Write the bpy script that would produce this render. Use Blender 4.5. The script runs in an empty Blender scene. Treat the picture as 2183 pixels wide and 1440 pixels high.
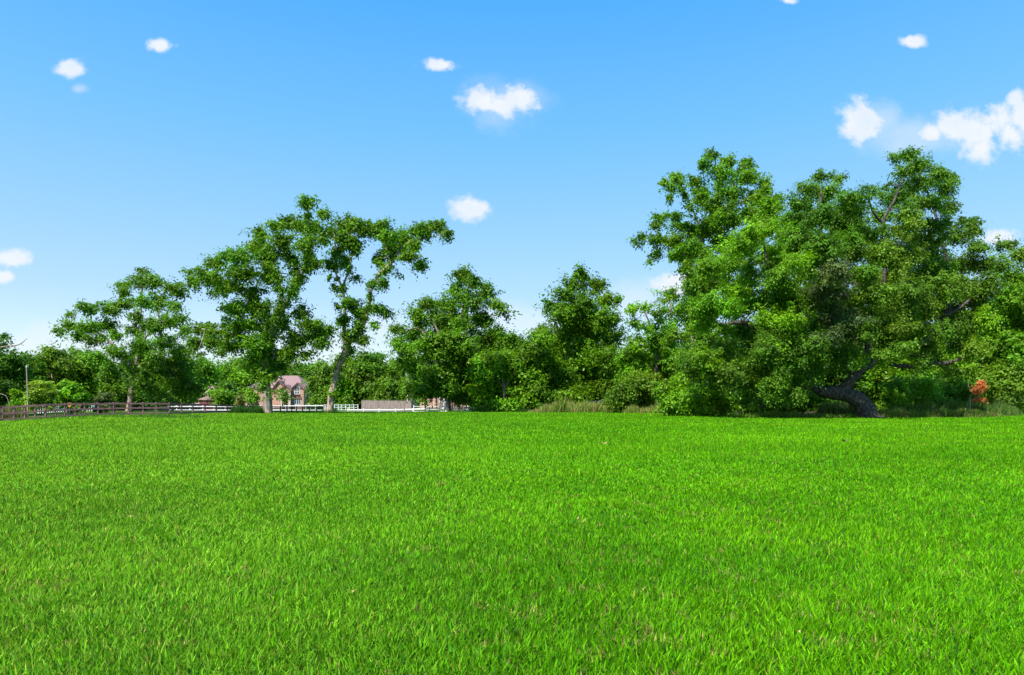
import bpy, math, random
import numpy as np
C = bpy.context.scene
R = math.radians
# ------------------------------------------------------------------ camera
F = 1422.0; W0, H0 = 2183.0, 1440.0; HZ = 857.0; EYE = 1.5
cam_d = bpy.data.cameras.new("camera"); cam = bpy.data.objects.new("camera", cam_d)
C.collection.objects.link(cam); C.camera = cam
cam.location = (0, 0, EYE); cam.rotation_euler = (R(90), 0, 0)
cam_d.sensor_width = 36; cam_d.lens = 36*F/W0
cam_d.shift_y = (HZ-H0/2)/W0
cam_d.clip_start = 0.05; cam_d.clip_end = 8000
# ------------------------------------------------------------------ light
SUN_EL, SUN_AZ = 50.0, 214.0        # azimuth clockwise from +Y: high sun behind the left shoulder
C.view_settings.view_transform = 'Standard'; C.view_settings.look = 'None'
C.view_settings.gamma = 1.0; C.view_settings.exposure = 0.80
sd = bpy.data.lights.new("sun", 'SUN'); sun = bpy.data.objects.new("sun", sd); C.collection.objects.link(sun)
sd.energy = 4.8; sd.angle = R(0.6); sd.color = (1.0, 0.95, 0.86)
sun.rotation_euler = (R(90-SUN_EL), 0, R(180-SUN_AZ))
C.cycles.max_bounces = 10; C.cycles.diffuse_bounces = 6; C.cycles.transmission_bounces = 6
wd = bpy.data.worlds.new("World"); C.world = wd; wd.use_nodes = True
wn, wl = wd.node_tree.nodes, wd.node_tree.links
wn.clear()
def WN(t, **k):
    n = wn.new(t)
    for a, b in k.items(): setattr(n, a, b)
    return n
out = WN('ShaderNodeOutputWorld'); bg = WN('ShaderNodeBackground'); wl.new(bg.outputs[0], out.inputs[0])
bg.inputs[1].default_value = 0.10
sky = WN('ShaderNodeTexSky', sky_type='NISHITA'); sky.sun_disc = False
sky.sun_elevation = R(SUN_EL); sky.sun_rotation = R(SUN_AZ)
sky.air_density = 1.0; sky.dust_density = 0.5; sky.ozone_density = 2.5; sky.altitude = 0
hs = WN('ShaderNodeHueSaturation'); hs.inputs['Saturation'].default_value = 1.36; hs.inputs['Value'].default_value = 1.85; hs.inputs['Hue'].default_value = .496
wl.new(sky.outputs[0], hs.inputs['Color'])
tc = WN('ShaderNodeTexCoord'); sx = WN('ShaderNodeSeparateXYZ'); wl.new(tc.outputs['Generated'], sx.inputs[0])
def M(op, a, b=None, c=None, clamp=False):
    n = WN('ShaderNodeMath', operation=op, use_clamp=clamp)
    for i, v in enumerate((a, b, c)):
        if v is None: continue
        if isinstance(v, (int, float)): n.inputs[i].default_value = v
        else: wl.new(v, n.inputs[i])
    return n.outputs[0]
ym = M('MAXIMUM', sx.outputs[1], 0.05)
cu = M('DIVIDE', sx.outputs[0], ym); cv = M('DIVIDE', sx.outputs[2], ym)
cb = WN('ShaderNodeCombineXYZ'); wl.new(cu, cb.inputs[0]); wl.new(cv, cb.inputs[1])
def noise(scale, det, rough, off=0.0, dist=0.0):
    mp = WN('ShaderNodeMapping'); mp.inputs['Location'].default_value = (off, off*0.7, off)
    wl.new(cb.outputs[0], mp.inputs[0])
    n = WN('ShaderNodeTexNoise'); n.inputs['Scale'].default_value = scale; n.inputs['Detail'].default_value = det
    n.inputs['Roughness'].default_value = rough; n.inputs['Distortion'].default_value = dist
    wl.new(mp.outputs[0], n.inputs['Vector']); return n.outputs[0]
# clouds: (px, py, half width, half height) -> tangent-plane directions
CL = [(148,147,34,18),(341,97,30,15),(942,139,40,15),(1035,218,48,34),(1068,225,50,34),(1110,210,42,38),
      (1003,444,42,28),(1832,262,50,46),(1945,88,36,17),(2030,275,58,40),(2085,285,62,52),(2090,315,36,36),(2150,290,42,34),
      (2165,212,22,18),(2183,250,44,44),(1988,285,34,24),(2130,262,50,44),(22,552,46,20),(8,590,24,16),(1440,605,58,30),(1680,2,24,9),(2125,508,42,24)]
WISP = [(1880,262,55,45),(1935,285,90,35),(168,190,20,12),(1070,215,95,58),(110,705,60,25),(60,735,160,30),(820,700,90,45),(1085,690,90,40),
        (1350,640,70,50),(300,700,90,40),(1240,800,1700,70),(1110,690,110,45),(700,740,240,50),(250,735,200,40),(1960,300,120,45)]
def field(lst):
    best = None
    for px, py, a, b in lst:
        s = WN('ShaderNodeVectorMath', operation='SUBTRACT'); wl.new(cb.outputs[0], s.inputs[0])
        s.inputs[1].default_value = ((px-W0/2)/F, (HZ-py)/F, 0)
        m = WN('ShaderNodeVectorMath', operation='MULTIPLY'); wl.new(s.outputs[0], m.inputs[0])
        m.inputs[1].default_value = (F/a, F/b, 0)
        l = WN('ShaderNodeVectorMath', operation='LENGTH'); wl.new(m.outputs[0], l.inputs[0])
        best = l.outputs['Value'] if best is None else M('SMOOTH_MIN', best, l.outputs['Value'], 0.25)
    return best
def sstep(v, lo, hi):
    r = WN('ShaderNodeMapRange', interpolation_type='SMOOTHSTEP')
    wl.new(v, r.inputs[0]); r.inputs[1].default_value = lo; r.inputs[2].default_value = hi
    return r.outputs[0]
n1 = noise(16, 6, 0.6); n2 = noise(60, 4, 0.6, 3.1)
nn = M('ADD', M('MULTIPLY', M('SUBTRACT', n1, 0.5), 2.4), M('MULTIPLY', M('SUBTRACT', n2, 0.5), 1.5))
core = M('SUBTRACT', 1.0, sstep(M('ADD', field(CL), M('MULTIPLY', nn, .8)), 0.38, 1.22))
nw = M('MULTIPLY', M('SUBTRACT', noise(9, 5, 0.65, 7.7), 0.5), 2.2)
wisp = M('MULTIPLY', M('SUBTRACT', 1.0, sstep(M('ADD', field(WISP), nw), 0.1, 1.3)), 0.42)
mask = M('MULTIPLY', M('MAXIMUM', M('MULTIPLY', core, M('ADD', .62, M('MULTIPLY', n1, .62), clamp=True)), wisp), M('GREATER_THAN', sx.outputs[1], 0.06), clamp=True)
mx = WN('ShaderNodeMix', data_type='RGBA'); wl.new(mask, mx.inputs[0])
# summer haze: the clear sky pales towards the horizon with elevation
hr = WN('ShaderNodeValToRGB'); wl.new(M('MULTIPLY', sx.outputs[2], 1.0, clamp=True), hr.inputs[0]); cr = hr.color_ramp
stops = [(0.0,(4.6,5.2,5.7)),(.06,(4.1,4.9,5.65)),(.144,(2.85,4.1,5.6)),(.243,(2.05,3.75,5.75)),(.365,(1.2,3.3,5.85)),(.516,(.55,2.6,5.75)),(.8,(.35,1.7,4.6))]
while len(cr.elements) < len(stops): cr.elements.new(0.5)
for e, (p_, c_) in zip(cr.elements, stops): e.position = p_; e.color = (*[v/6 for v in c_], 1)
sc6 = WN('ShaderNodeVectorMath', operation='SCALE'); wl.new(hr.outputs[0], sc6.inputs[0]); sc6.inputs['Scale'].default_value = 6.0
hz = WN('ShaderNodeMix', data_type='RGBA'); hz.inputs[0].default_value = .85
wl.new(hs.outputs[0], hz.inputs[6]); wl.new(sc6.outputs[0], hz.inputs[7]); wl.new(hz.outputs[2], mx.inputs[6])
mx.inputs[7].default_value = (5.2, 5.45, 5.85, 1)
wl.new(mx.outputs[2], bg.inputs[0])
# ------------------------------------------------------------------ helpers
rng = np.random.default_rng(7); random.seed(7)
def P(px, py, D): return np.array(((px-W0/2)/F*D, D, EYE-(py-HZ)/F*D))
def sm(a, b, v):
    t = np.clip((v-a)/(b-a), 0, 1); return t*t*(3-2*t)
def gz(x, y):
    x = np.asarray(x, float); y = np.asarray(y, float); yy = np.maximum(y, 15)
    px = W0/2 + x/yy*F
    c = np.interp(px, [-500,0,150,360,540,700,1000,1500,2200], [46,48,52,58,70,84,98,104,112])
    d = np.interp(px, [-300,0,97,209,360,540,700,1000,2200], [.45,.37,.12,-.08,-.15,-.10,.0,.40,.30])
    z = -d*sm(0, 10, yy-c)
    far = sm(105, 120, yy)
    z = z*(1-far) - 0.30*far
    z = z + 0.03*np.sin(x*0.23+1)*np.sin(y*0.19)*sm(12, 25, y)*(1-far)
    return np.where(y > 5, z, 0.0)
def tag(o, label=None, cat=None, group=None, kind=None):
    if label: o['label'] = label
    if cat: o['category'] = cat
    if group: o['group'] = group
    if kind: o['kind'] = kind
    return o
def empty(name, loc, label, cat, group=None):
    o = bpy.data.objects.new(name, None); C.collection.objects.link(o); o.location = loc
    o.empty_display_size = 0.2
    o['_loc'] = tuple(float(v) for v in loc)
    del o['_loc']
    return tag(o, label, cat, group)
def link(name, me, mats, parent=None):
    o = bpy.data.objects.new(name, me); C.collection.objects.link(o)
    for m in (mats if isinstance(mats, (list, tuple)) else [mats]): me.materials.append(m)
    if parent is not None:
        o.parent = parent
        pr = parent; off = np.zeros(3)
        while pr is not None: off += np.array(pr.location); pr = pr.parent
        o.location = tuple(-off)          # vertices are given in world metres
    return o
class MB:
    def __init__(s): s.v = []; s.f = []; s.mi = []; s.n = 0
    def add(s, V, Fs, m=0):
        V = np.asarray(V, float)
        s.v.append(V); s.f += [tuple(i+s.n for i in f) for f in Fs]; s.mi += [m]*len(Fs); s.n += len(V)
    def box(s, a, b, m=0):
        x0, y0, z0 = a; x1, y1, z1 = b
        V = [(x0,y0,z0),(x1,y0,z0),(x1,y1,z0),(x0,y1,z0),(x0,y0,z1),(x1,y0,z1),(x1,y1,z1),(x0,y1,z1)]
        s.add(V, [(0,3,2,1),(4,5,6,7),(0,1,5,4),(1,2,6,5),(2,3,7,6),(3,0,4,7)], m)
    def bar(s, p, q, w, h, m=0):
        """board from p to q (centres), horizontal thickness w, vertical height h"""
        p = np.asarray(p, float); q = np.asarray(q, float); d = q-p; d2 = d.copy(); d2[2] = 0
        n = np.array((-d2[1], d2[0], 0.0)); n /= np.linalg.norm(n)+1e-9
        up = np.array((0, 0, 1.0))
        V = [e + n*w/2*a + up*h/2*b for e in (p, q) for a, b in ((-1,-1),(1,-1),(1,1),(-1,1))]
        s.add(V, [(0,1,2,3),(4,7,6,5),(0,4,5,1),(1,5,6,2),(2,6,7,3),(3,7,4,0)], m)
    def prism(s, poly, y0, y1, m=0):
        """poly: list of (x,z) outline, extruded from y0 to y1"""
        n = len(poly)
        V = [(x, y0, z) for x, z in poly] + [(x, y1, z) for x, z in poly]
        s.add(V, [tuple(range(n))[::-1], tuple(range(n, 2*n))] + [(i, (i+1) % n, n+(i+1) % n, n+i) for i in range(n)], m)
    def tube(s, pts, rad, sides=8, m=0, wob=0.0):
        pts = np.asarray(pts, float); k = len(pts)
        T = np.gradient(pts, axis=0); T /= np.linalg.norm(T, axis=1)[:, None]+1e-9
        ref = np.array((0.13, 1.0, 0.21)); A = np.cross(T, ref); A /= np.linalg.norm(A, axis=1)[:, None]+1e-9
        B = np.cross(T, A); th = np.linspace(0, 2*np.pi, sides, endpoint=False)
        rr = np.asarray(rad, float)[:, None]*np.ones(sides)
        if wob: rr = rr*(1+wob*rng.normal(size=rr.shape))
        V = pts[:, None, :] + rr[:, :, None]*(np.cos(th)[None, :, None]*A[:, None, :] + np.sin(th)[None, :, None]*B[:, None, :])
        fs = [(i*sides+j, i*sides+(j+1) % sides, (i+1)*sides+(j+1) % sides, (i+1)*sides+j) for i in range(k-1) for j in range(sides)]
        fs += [tuple(range(sides))[::-1], tuple((k-1)*sides+j for j in range(sides))]
        s.add(V.reshape(-1, 3), fs, m)
    def build(s, name, mats, parent=None, smooth=False):
        me = bpy.data.meshes.new(name)
        me.from_pydata(np.concatenate(s.v).tolist(), [], s.f)
        me.polygons.foreach_set('material_index', s.mi)
        if smooth: me.polygons.foreach_set('use_smooth', [True]*len(s.f))
        me.update()
        return link(name, me, mats, parent)
def tube_quads(pts, rad, sides=3):
    pts = np.asarray(pts, float); k = len(pts); T = np.gradient(pts, axis=0); T /= np.linalg.norm(T, axis=1)[:, None]+1e-9
    A = np.cross(T, (0.13, 1.0, 0.21)); A /= np.linalg.norm(A, axis=1)[:, None]+1e-9; B = np.cross(T, A)
    th = np.linspace(0, 2*np.pi, sides, endpoint=False)
    V = pts[:, None, :]+np.asarray(rad, float)[:, None, None]*(np.cos(th)[None, :, None]*A[:, None, :]+np.sin(th)[None, :, None]*B[:, None, :])
    N = np.roll(V, -1, axis=1)
    return np.stack([V[:-1], N[:-1], N[1:], V[1:]], 2).reshape(-1, 4, 3)
def poly_mesh(name, V, k, col):
    """V (n,k,3) separate k-gons, col (n,3) colour of each leaf/blade"""
    n = len(V); me = bpy.data.meshes.new(name)
    me.vertices.add(n*k); me.vertices.foreach_set('co', np.ascontiguousarray(V, dtype=np.float32).ravel())
    me.loops.add(n*k); me.loops.foreach_set('vertex_index', np.arange(n*k, dtype=np.int32))
    me.polygons.add(n); me.polygons.foreach_set('loop_start', np.arange(0, n*k, k, dtype=np.int32))
    me.update(calc_edges=True)
    a = me.attributes.new('tint', 'FLOAT_COLOR', 'POINT')
    c = np.ones((n, k, 4), np.float32); c[:, :, :3] = col[:, None, :]
    a.data.foreach_set('color', c.ravel())
    return me
# ------------------------------------------------------------------ materials
def nodes(m):
    m.use_nodes = True; nt = m.node_tree; nt.nodes.clear(); return nt.nodes, nt.links
def leaf_mat(name, transl=0.35, rough=0.5, spec=0.35):
    m = bpy.data.materials.new(name); n, l = nodes(m)
    o = n.new('ShaderNodeOutputMaterial'); a = n.new('ShaderNodeAttribute'); a.attribute_name = 'tint'
    p = n.new('ShaderNodeBsdfPrincipled'); p.inputs['Roughness'].default_value = rough
    p.inputs['Specular IOR Level'].default_value = spec
    t = n.new('ShaderNodeBsdfTranslucent'); g = n.new('ShaderNodeMix'); g.data_type = 'RGBA'; g.blend_type = 'MULTIPLY'
    g.inputs[0].default_value = 1; g.inputs[7].default_value = (1.5, 1.45, 0.5, 1)
    l.new(a.outputs['Color'], p.inputs['Base Color']); l.new(a.outputs['Color'], g.inputs[6]); l.new(g.outputs[2], t.inputs[0])
    x = n.new('ShaderNodeMixShader'); x.inputs[0].default_value = transl
    l.new(p.outputs[0], x.inputs[1]); l.new(t.outputs[0], x.inputs[2]); l.new(x.outputs[0], o.inputs[0])
    return m
def rough_mat(name, c1, c2, scale=4.0, rough=0.85, stretch=(1,1,1), bump=0.0, detail=6, spec=0.3, lo=.35, hi=.65, c3=None):
    m = bpy.data.materials.new(name); n, l = nodes(m)
    o = n.new('ShaderNodeOutputMaterial'); p = n.new('ShaderNodeBsdfPrincipled'); l.new(p.outputs[0], o.inputs[0])
    p.inputs['Roughness'].default_value = rough; p.inputs['Specular IOR Level'].default_value = spec
    g = n.new('ShaderNodeNewGeometry'); mp = n.new('ShaderNodeMapping'); mp.inputs['Scale'].default_value = stretch
    l.new(g.outputs['Position'], mp.inputs[0])
    t = n.new('ShaderNodeTexNoise'); t.inputs['Scale'].default_value = scale; t.inputs['Detail'].default_value = detail
    l.new(mp.outputs[0], t.inputs['Vector'])
    r = n.new('ShaderNodeValToRGB'); l.new(t.outputs[0], r.inputs[0])
    r.color_ramp.elements[0].position = lo; r.color_ramp.elements[0].color = (*c1, 1)
    r.color_ramp.elements[1].position = hi; r.color_ramp.elements[1].color = (*c2, 1)
    if c3:
        e = r.color_ramp.elements.new((lo+hi)/2); e.color = (*c3, 1)
    l.new(r.outputs[0], p.inputs['Base Color'])
    if bump:
        b = n.new('ShaderNodeBump'); b.inputs['Strength'].default_value = bump; b.inputs['Distance'].default_value = 0.08
        l.new(t.outputs[0], b.inputs['Height']); l.new(b.outputs[0], p.inputs['Normal'])
    return m
def brick_mat(name, c1, c2, mortar, sw=0.22, sh=0.075):
    m = bpy.data.materials.new(name); n, l = nodes(m)
    o = n.new('ShaderNodeOutputMaterial'); p = n.new('ShaderNodeBsdfPrincipled'); l.new(p.outputs[0], o.inputs[0])
    p.inputs['Roughness'].default_value = 0.9
    g = n.new('ShaderNodeNewGeometry'); s = n.new('ShaderNodeSeparateXYZ'); l.new(g.outputs['Position'], s.inputs[0])
    ad = n.new('ShaderNodeMath'); l.new(s.outputs[0], ad.inputs[0]); l.new(s.outputs[1], ad.inputs[1])
    c = n.new('ShaderNodeCombineXYZ'); l.new(ad.outputs[0], c.inputs[0]); l.new(s.outputs[2], c.inputs[1])
    b = n.new('ShaderNodeTexBrick'); l.new(c.outputs[0], b.inputs['Vector'])
    b.inputs['Color1'].default_value = (*c1, 1); b.inputs['Color2'].default_value = (*c2, 1); b.inputs['Mortar'].default_value = (*mortar, 1)
    b.inputs['Scale'].default_value = 1; b.inputs['Brick Width'].default_value = sw; b.inputs['Row Height'].default_value = sh
    b.inputs['Mortar Size'].default_value = 0.008
    l.new(b.outputs[0], p.inputs['Base Color'])
    return m
def plain(name, c, rough=0.6, metal=0.0, spec=0.4):
    v = 0.85
    m = rough_mat(name, tuple(x*v for x in c), c, 3.0, rough, spec=spec)
    m.node_tree.nodes['Principled BSDF'].inputs['Metallic'].default_value = metal
    return m
foliage = leaf_mat('foliage', 0.38, 0.5, 0.25); blades = leaf_mat('grass_blades', 0.38, 0.6, 0.06); dry = leaf_mat('dry_foliage', 0.4, 0.8, 0.1)
bark = rough_mat('grey_bark', (.13,.10,.08), (.34,.28,.23), 5, .95, (1,1,.22), 1.0)
pale_bark = rough_mat('pale_bark', (.23,.15,.12), (.50,.36,.30), 5, .95, (1,1,.2), 1.0)
dark_bark = rough_mat('dark_bark', (.03,.024,.02), (.13,.11,.095), 6, .95, (1,1,.6), 1.0)
white_paint = plain('white_paint', (.82,.82,.82), .5)
rail_wood = rough_mat('maroon_stained_boards', (.16,.07,.07), (.30,.16,.165), 5, .85, (.4,.4,3), .3)
brown_wood = rough_mat('brown_stained_wood', (.11,.06,.06), (.25,.15,.15), 6, .85, (.4,.4,3), .3)
grey_wood = rough_mat('weathered_wood', (.16,.12,.11), (.40,.32,.30), 3, .9, (5,5,.25), .4)
post_wood = rough_mat('pole_wood', (.20,.17,.13), (.36,.32,.26), 4, .9, (4,4,.3), .4)
brick = brick_mat('brick', (.36,.17,.12), (.48,.25,.18), (.45,.36,.30))
pink_brick = brick_mat('pink_brick', (.50,.27,.22), (.60,.36,.29), (.55,.45,.40))
stone = rough_mat('pale_stone', (.38,.30,.23), (.55,.46,.36), 2.5, .9)
shingle = rough_mat('pink_shingles', (.20,.125,.118), (.33,.215,.205), 5, .9, (1,1,4), .5)
brown_roof = rough_mat('brown_shingles', (.10,.075,.06), (.20,.15,.12), 5, .9, (1,1,4), .5)
maroon = plain('maroon_paint', (.20,.045,.075), .55)
trim = plain('brown_trim', (.17,.075,.06), .6); cream = plain('cream_trim', (.62,.50,.42), .7)
asphalt = rough_mat('asphalt', (.16,.15,.15), (.24,.23,.23), 8, .95)
glass = bpy.data.materials.new('window_glass'); glass.use_nodes = True
gp = glass.node_tree.nodes['Principled BSDF']; gp.inputs['Base Color'].default_value = (.06,.09,.12,1); gp.inputs['Roughness'].default_value = .06
gp.inputs['Specular IOR Level'].default_value = 1.0
soil = rough_mat('lawn_ground', (.03,.075,.006), (.12,.15,.03), 14, 1.0, (1,1,1), .6, 10, .1, c3=(.045,.11,.010))
litter = rough_mat('leaf_litter', (.03,.028,.015), (.10,.075,.045), 3, 1.0, (1,1,1), .5, 8, .1)
rust = plain('rusty_orange', (.50,.21,.045), .7); dark_metal = plain('dark_metal', (.05,.045,.04), .6, .3)
# ------------------------------------------------------------------ ground, road
def axis(a, b, step, far):
    mid = np.arange(a, b+.01, step); g = []; s = step; v = b
    while v < far: s *= 1.35; v += s; g.append(v)
    h = []; s = step; v = a
    while v > -far: s *= 1.35; v -= s; h.append(v)
    return np.array(h[::-1]+list(mid)+g)
xs = axis(-110, 110, 1.25, 3500); ys = axis(0, 140, 1.25, 3500)
X, Y = np.meshgrid(xs, ys); Z = gz(X, Y)
V = np.stack([X, Y, Z], -1).reshape(-1, 3); nx = len(xs); ny = len(ys)
I = (np.arange(ny-1)[:, None]*nx + np.arange(nx-1)[None]).ravel()
me = bpy.data.meshes.new('ground'); me.from_pydata(V.tolist(), [], np.stack([I, I+1, I+nx+1, I+nx], 1).tolist())
tag(link('ground', me, soil), kind='structure')
mb = MB(); mb.add([(-150,121,-.28),(6,121,-.28),(6,127,-.28),(-150,127,-.28)], [(0,1,2,3)])
tag(mb.build('road', asphalt), kind='structure')
mb = MB()
q = [(1610,60.5),(1700,62.5),(1860,60),(2060,64),(2100,80),(2160,104),(2400,125),(2400,150),(1050,135),(1050,108),(1300,107),(1420,84)]
V = []
for px, D in q: x = (px-W0/2)/F*D; V.append((x, D))
import mathutils
V3 = [mathutils.Vector((x, y, 0)) for x, y in V]
gx, gy = np.meshgrid(np.arange(-5, 130, 1.5), np.arange(58, 152, 1.5))
from mathutils.geometry import intersect_point_line
def inside(x, y):
    c = False; n = len(V); j = n-1
    for i in range(n):
        if (V[i][1] > y) != (V[j][1] > y) and x < (V[j][0]-V[i][0])*(y-V[i][1])/(V[j][1]-V[i][1])+V[i][0]: c = not c
        j = i
    return c
fs = []; vv = []
for a in np.arange(-5, 130, 1.5):
    for b in np.arange(58, 152, 1.5):
        if inside(a+.75, b+.75):
            k = len(vv)
            vv += [(a,b,float(gz(a,b))+.02),(a+1.5,b,float(gz(a+1.5,b))+.02),(a+1.5,b+1.5,float(gz(a+1.5,b+1.5))+.02),(a,b+1.5,float(gz(a,b+1.5))+.02)]
            fs.append((k,k+1,k+2,k+3))
mb.add(vv, fs); tag(mb.build('forest_floor', litter), kind='structure')
# ------------------------------------------------------------------ lawn blades
def value_noise(x, y, s, seed):
    g = np.random.default_rng(seed).random((64, 64)); u = x/s; v = y/s
    i = np.floor(u).astype(int); j = np.floor(v).astype(int); a = u-i; b = v-j
    a = a*a*(3-2*a); b = b*b*(3-2*b)
    G = lambda p, q: g[p % 64, q % 64]
    return (G(i,j)*(1-a)+G(i+1,j)*a)*(1-b)+(G(i,j+1)*(1-a)+G(i+1,j+1)*a)*b
def blades_at(x, y, h, w, rg, lean=.45, segs=2):
    n = len(x); z = gz(x, y)
    th = 2*np.pi*(.8*value_noise(x+7, y+3, .35, 31)+.85*rg.random(n)); fa = rg.uniform(0, 2*np.pi, n)
    side = np.stack([np.cos(fa), np.sin(fa), np.zeros(n)], 1)*(w/2)[:, None]
    ln = np.abs(rg.normal(0, lean, n)).clip(0, 1.3)
    d = np.stack([np.cos(th)*np.sin(ln), np.sin(th)*np.sin(ln), np.cos(ln)], 1)
    base = np.stack([x, y, z-0.005], 1)
    l2 = (ln+.35*rg.random(n)+.1).clip(0, 1.5)
    d2 = np.stack([np.cos(th)*np.sin(l2), np.sin(th)*np.sin(l2), np.cos(l2)], 1)
    mid = base+d*(h*.55)[:, None]; tip = mid+d2*(h*.45)[:, None]
    return base, mid, tip, side
def lawn_colour(x, y, rg, n):
    a = value_noise(x+50, y, 9, 1); b = value_noise(x, y+20, 1.3, 2); c = value_noise(x, y, .17, 5)*.75+.25*value_noise(x, y, 1.1, 6)
    left = sm(0.25, -0.75, x/np.maximum(y, 1))            # paler, yellower blade colour towards the left side of the field
    g1 = np.array((.05,.27,.001)); g2 = np.array((.175,.46,.002)); g3 = np.array((.30,.45,.06))
    t = np.clip(.35*a+.45*b-.05+.35*rg.random(n), 0, 1)[:, None]
    col = g1*(1-t)+g2*t
    k = (left*.62*rg.random(n)+.22*(rg.random(n)**3))[:, None]
    col = col*(1-k)+g3*k
    blu = (rg.random(n) < .05)[:, None]; col = np.where(blu, np.array((.04,.19,.02)), col)
    dead = (rg.random(n) < (.025+.32*(c > .74)))[:, None]
    col = np.where(dead, np.array((.42,.36,.12))*(.6+.6*rg.random(n))[:, None], col)
    yel = (rg.random(n) < .02)[:, None]; col = np.where(yel, np.array((.24,.30,.03)), col)
    return col*((.50+1.08*rg.random(n)**1.4)*(.89+.22*value_noise(x+9, y+31, 3.1, 8)))[:, None]*np.array((1.04, 1, 1)), dead[:, 0]
rg = np.random.default_rng(11)
EDGE = lambda px: np.interp(px, [-400,0,200,360,540,700,1010,1300,1400,1600,1700,1860,2060,2100,2183,2500], [58,60.5,65.5,69.5,83,98,104,112,93,80,70,60.5,64,93,118,120])
def scatter(d0, d1, dens, jit=0):
    """points in the wedge the photo can see (with a margin each side), density per m2 falling with distance"""
    out = []
    ds = np.geomspace(d0, d1, 40)
    for a, b in zip(ds[:-1], ds[1:]):
        hw0 = .86*b+5.0; n = int(dens((a+b)/2)*2*hw0*(b-a))
        out.append(np.stack([rg.uniform(-hw0, hw0, n), rg.uniform(a, b, n)], 1))
    return np.concatenate(out)
NEAR = 17.0
pts = scatter(2.6, NEAR, lambda d: 4700*(4.0/max(d, 4.0))**1.25)
x, y = pts.T; n = len(x)
hn = value_noise(x, y, .5, 21)*.6+value_noise(x, y, .16, 23)*.4; h = (.038+.048*hn+.035*rg.random(n))*(1+.5*(rg.random(n) < .04)); w = np.maximum(.0082, y*.00135)*(.6+.8*rg.random(n)+.9*(rg.random(n) < .05))
col, dd = lawn_colour(x, y, rg, n); h = h*np.where(dd, .7, 1)
base, mid, tip, side = blades_at(x, y, h, w, rg, .68)
Q = np.stack([base-side*.8, base+side*.8, mid+side, mid-side], 1)
T = np.stack([mid-side, mid+side, tip+side*.1, tip-side*.1], 1)
VQ = np.concatenate([Q, T]); CQ = np.concatenate([col, col])
pts = scatter(NEAR, 122, lambda d: 760*(17.0/d)**1.7)
x, y = pts.T; px = W0/2+x/y*F; k = y < EDGE(px)*(1+.05*(value_noise(px, px*0, 14, 9)-.5)); x = x[k]; y = y[k]; n = len(x)
hn = value_noise(x, y, 2.2, 22); h = (.04+.06*hn+.06*rg.random(n)+.07*(rg.random(n) < .06)); w = np.maximum(.018, y*.0014)*(.6+.9*rg.random(n))
col, dd = lawn_colour(x, y, rg, n); h = h*np.where(dd, .6, 1)
base, mid, tip, side = blades_at(x, y, h, w, rg, .5)
Q2 = np.stack([base-side, base+side, tip+side*.25, tip-side*.25], 1)
print('blades', len(VQ), len(Q2))
me = poly_mesh('grass', np.concatenate([VQ, Q2]), 4, np.concatenate([CQ, col]))
tag(link('grass', me, blades), 'bright green mown lawn filling the whole foreground', 'grass', kind='stuff')
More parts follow.
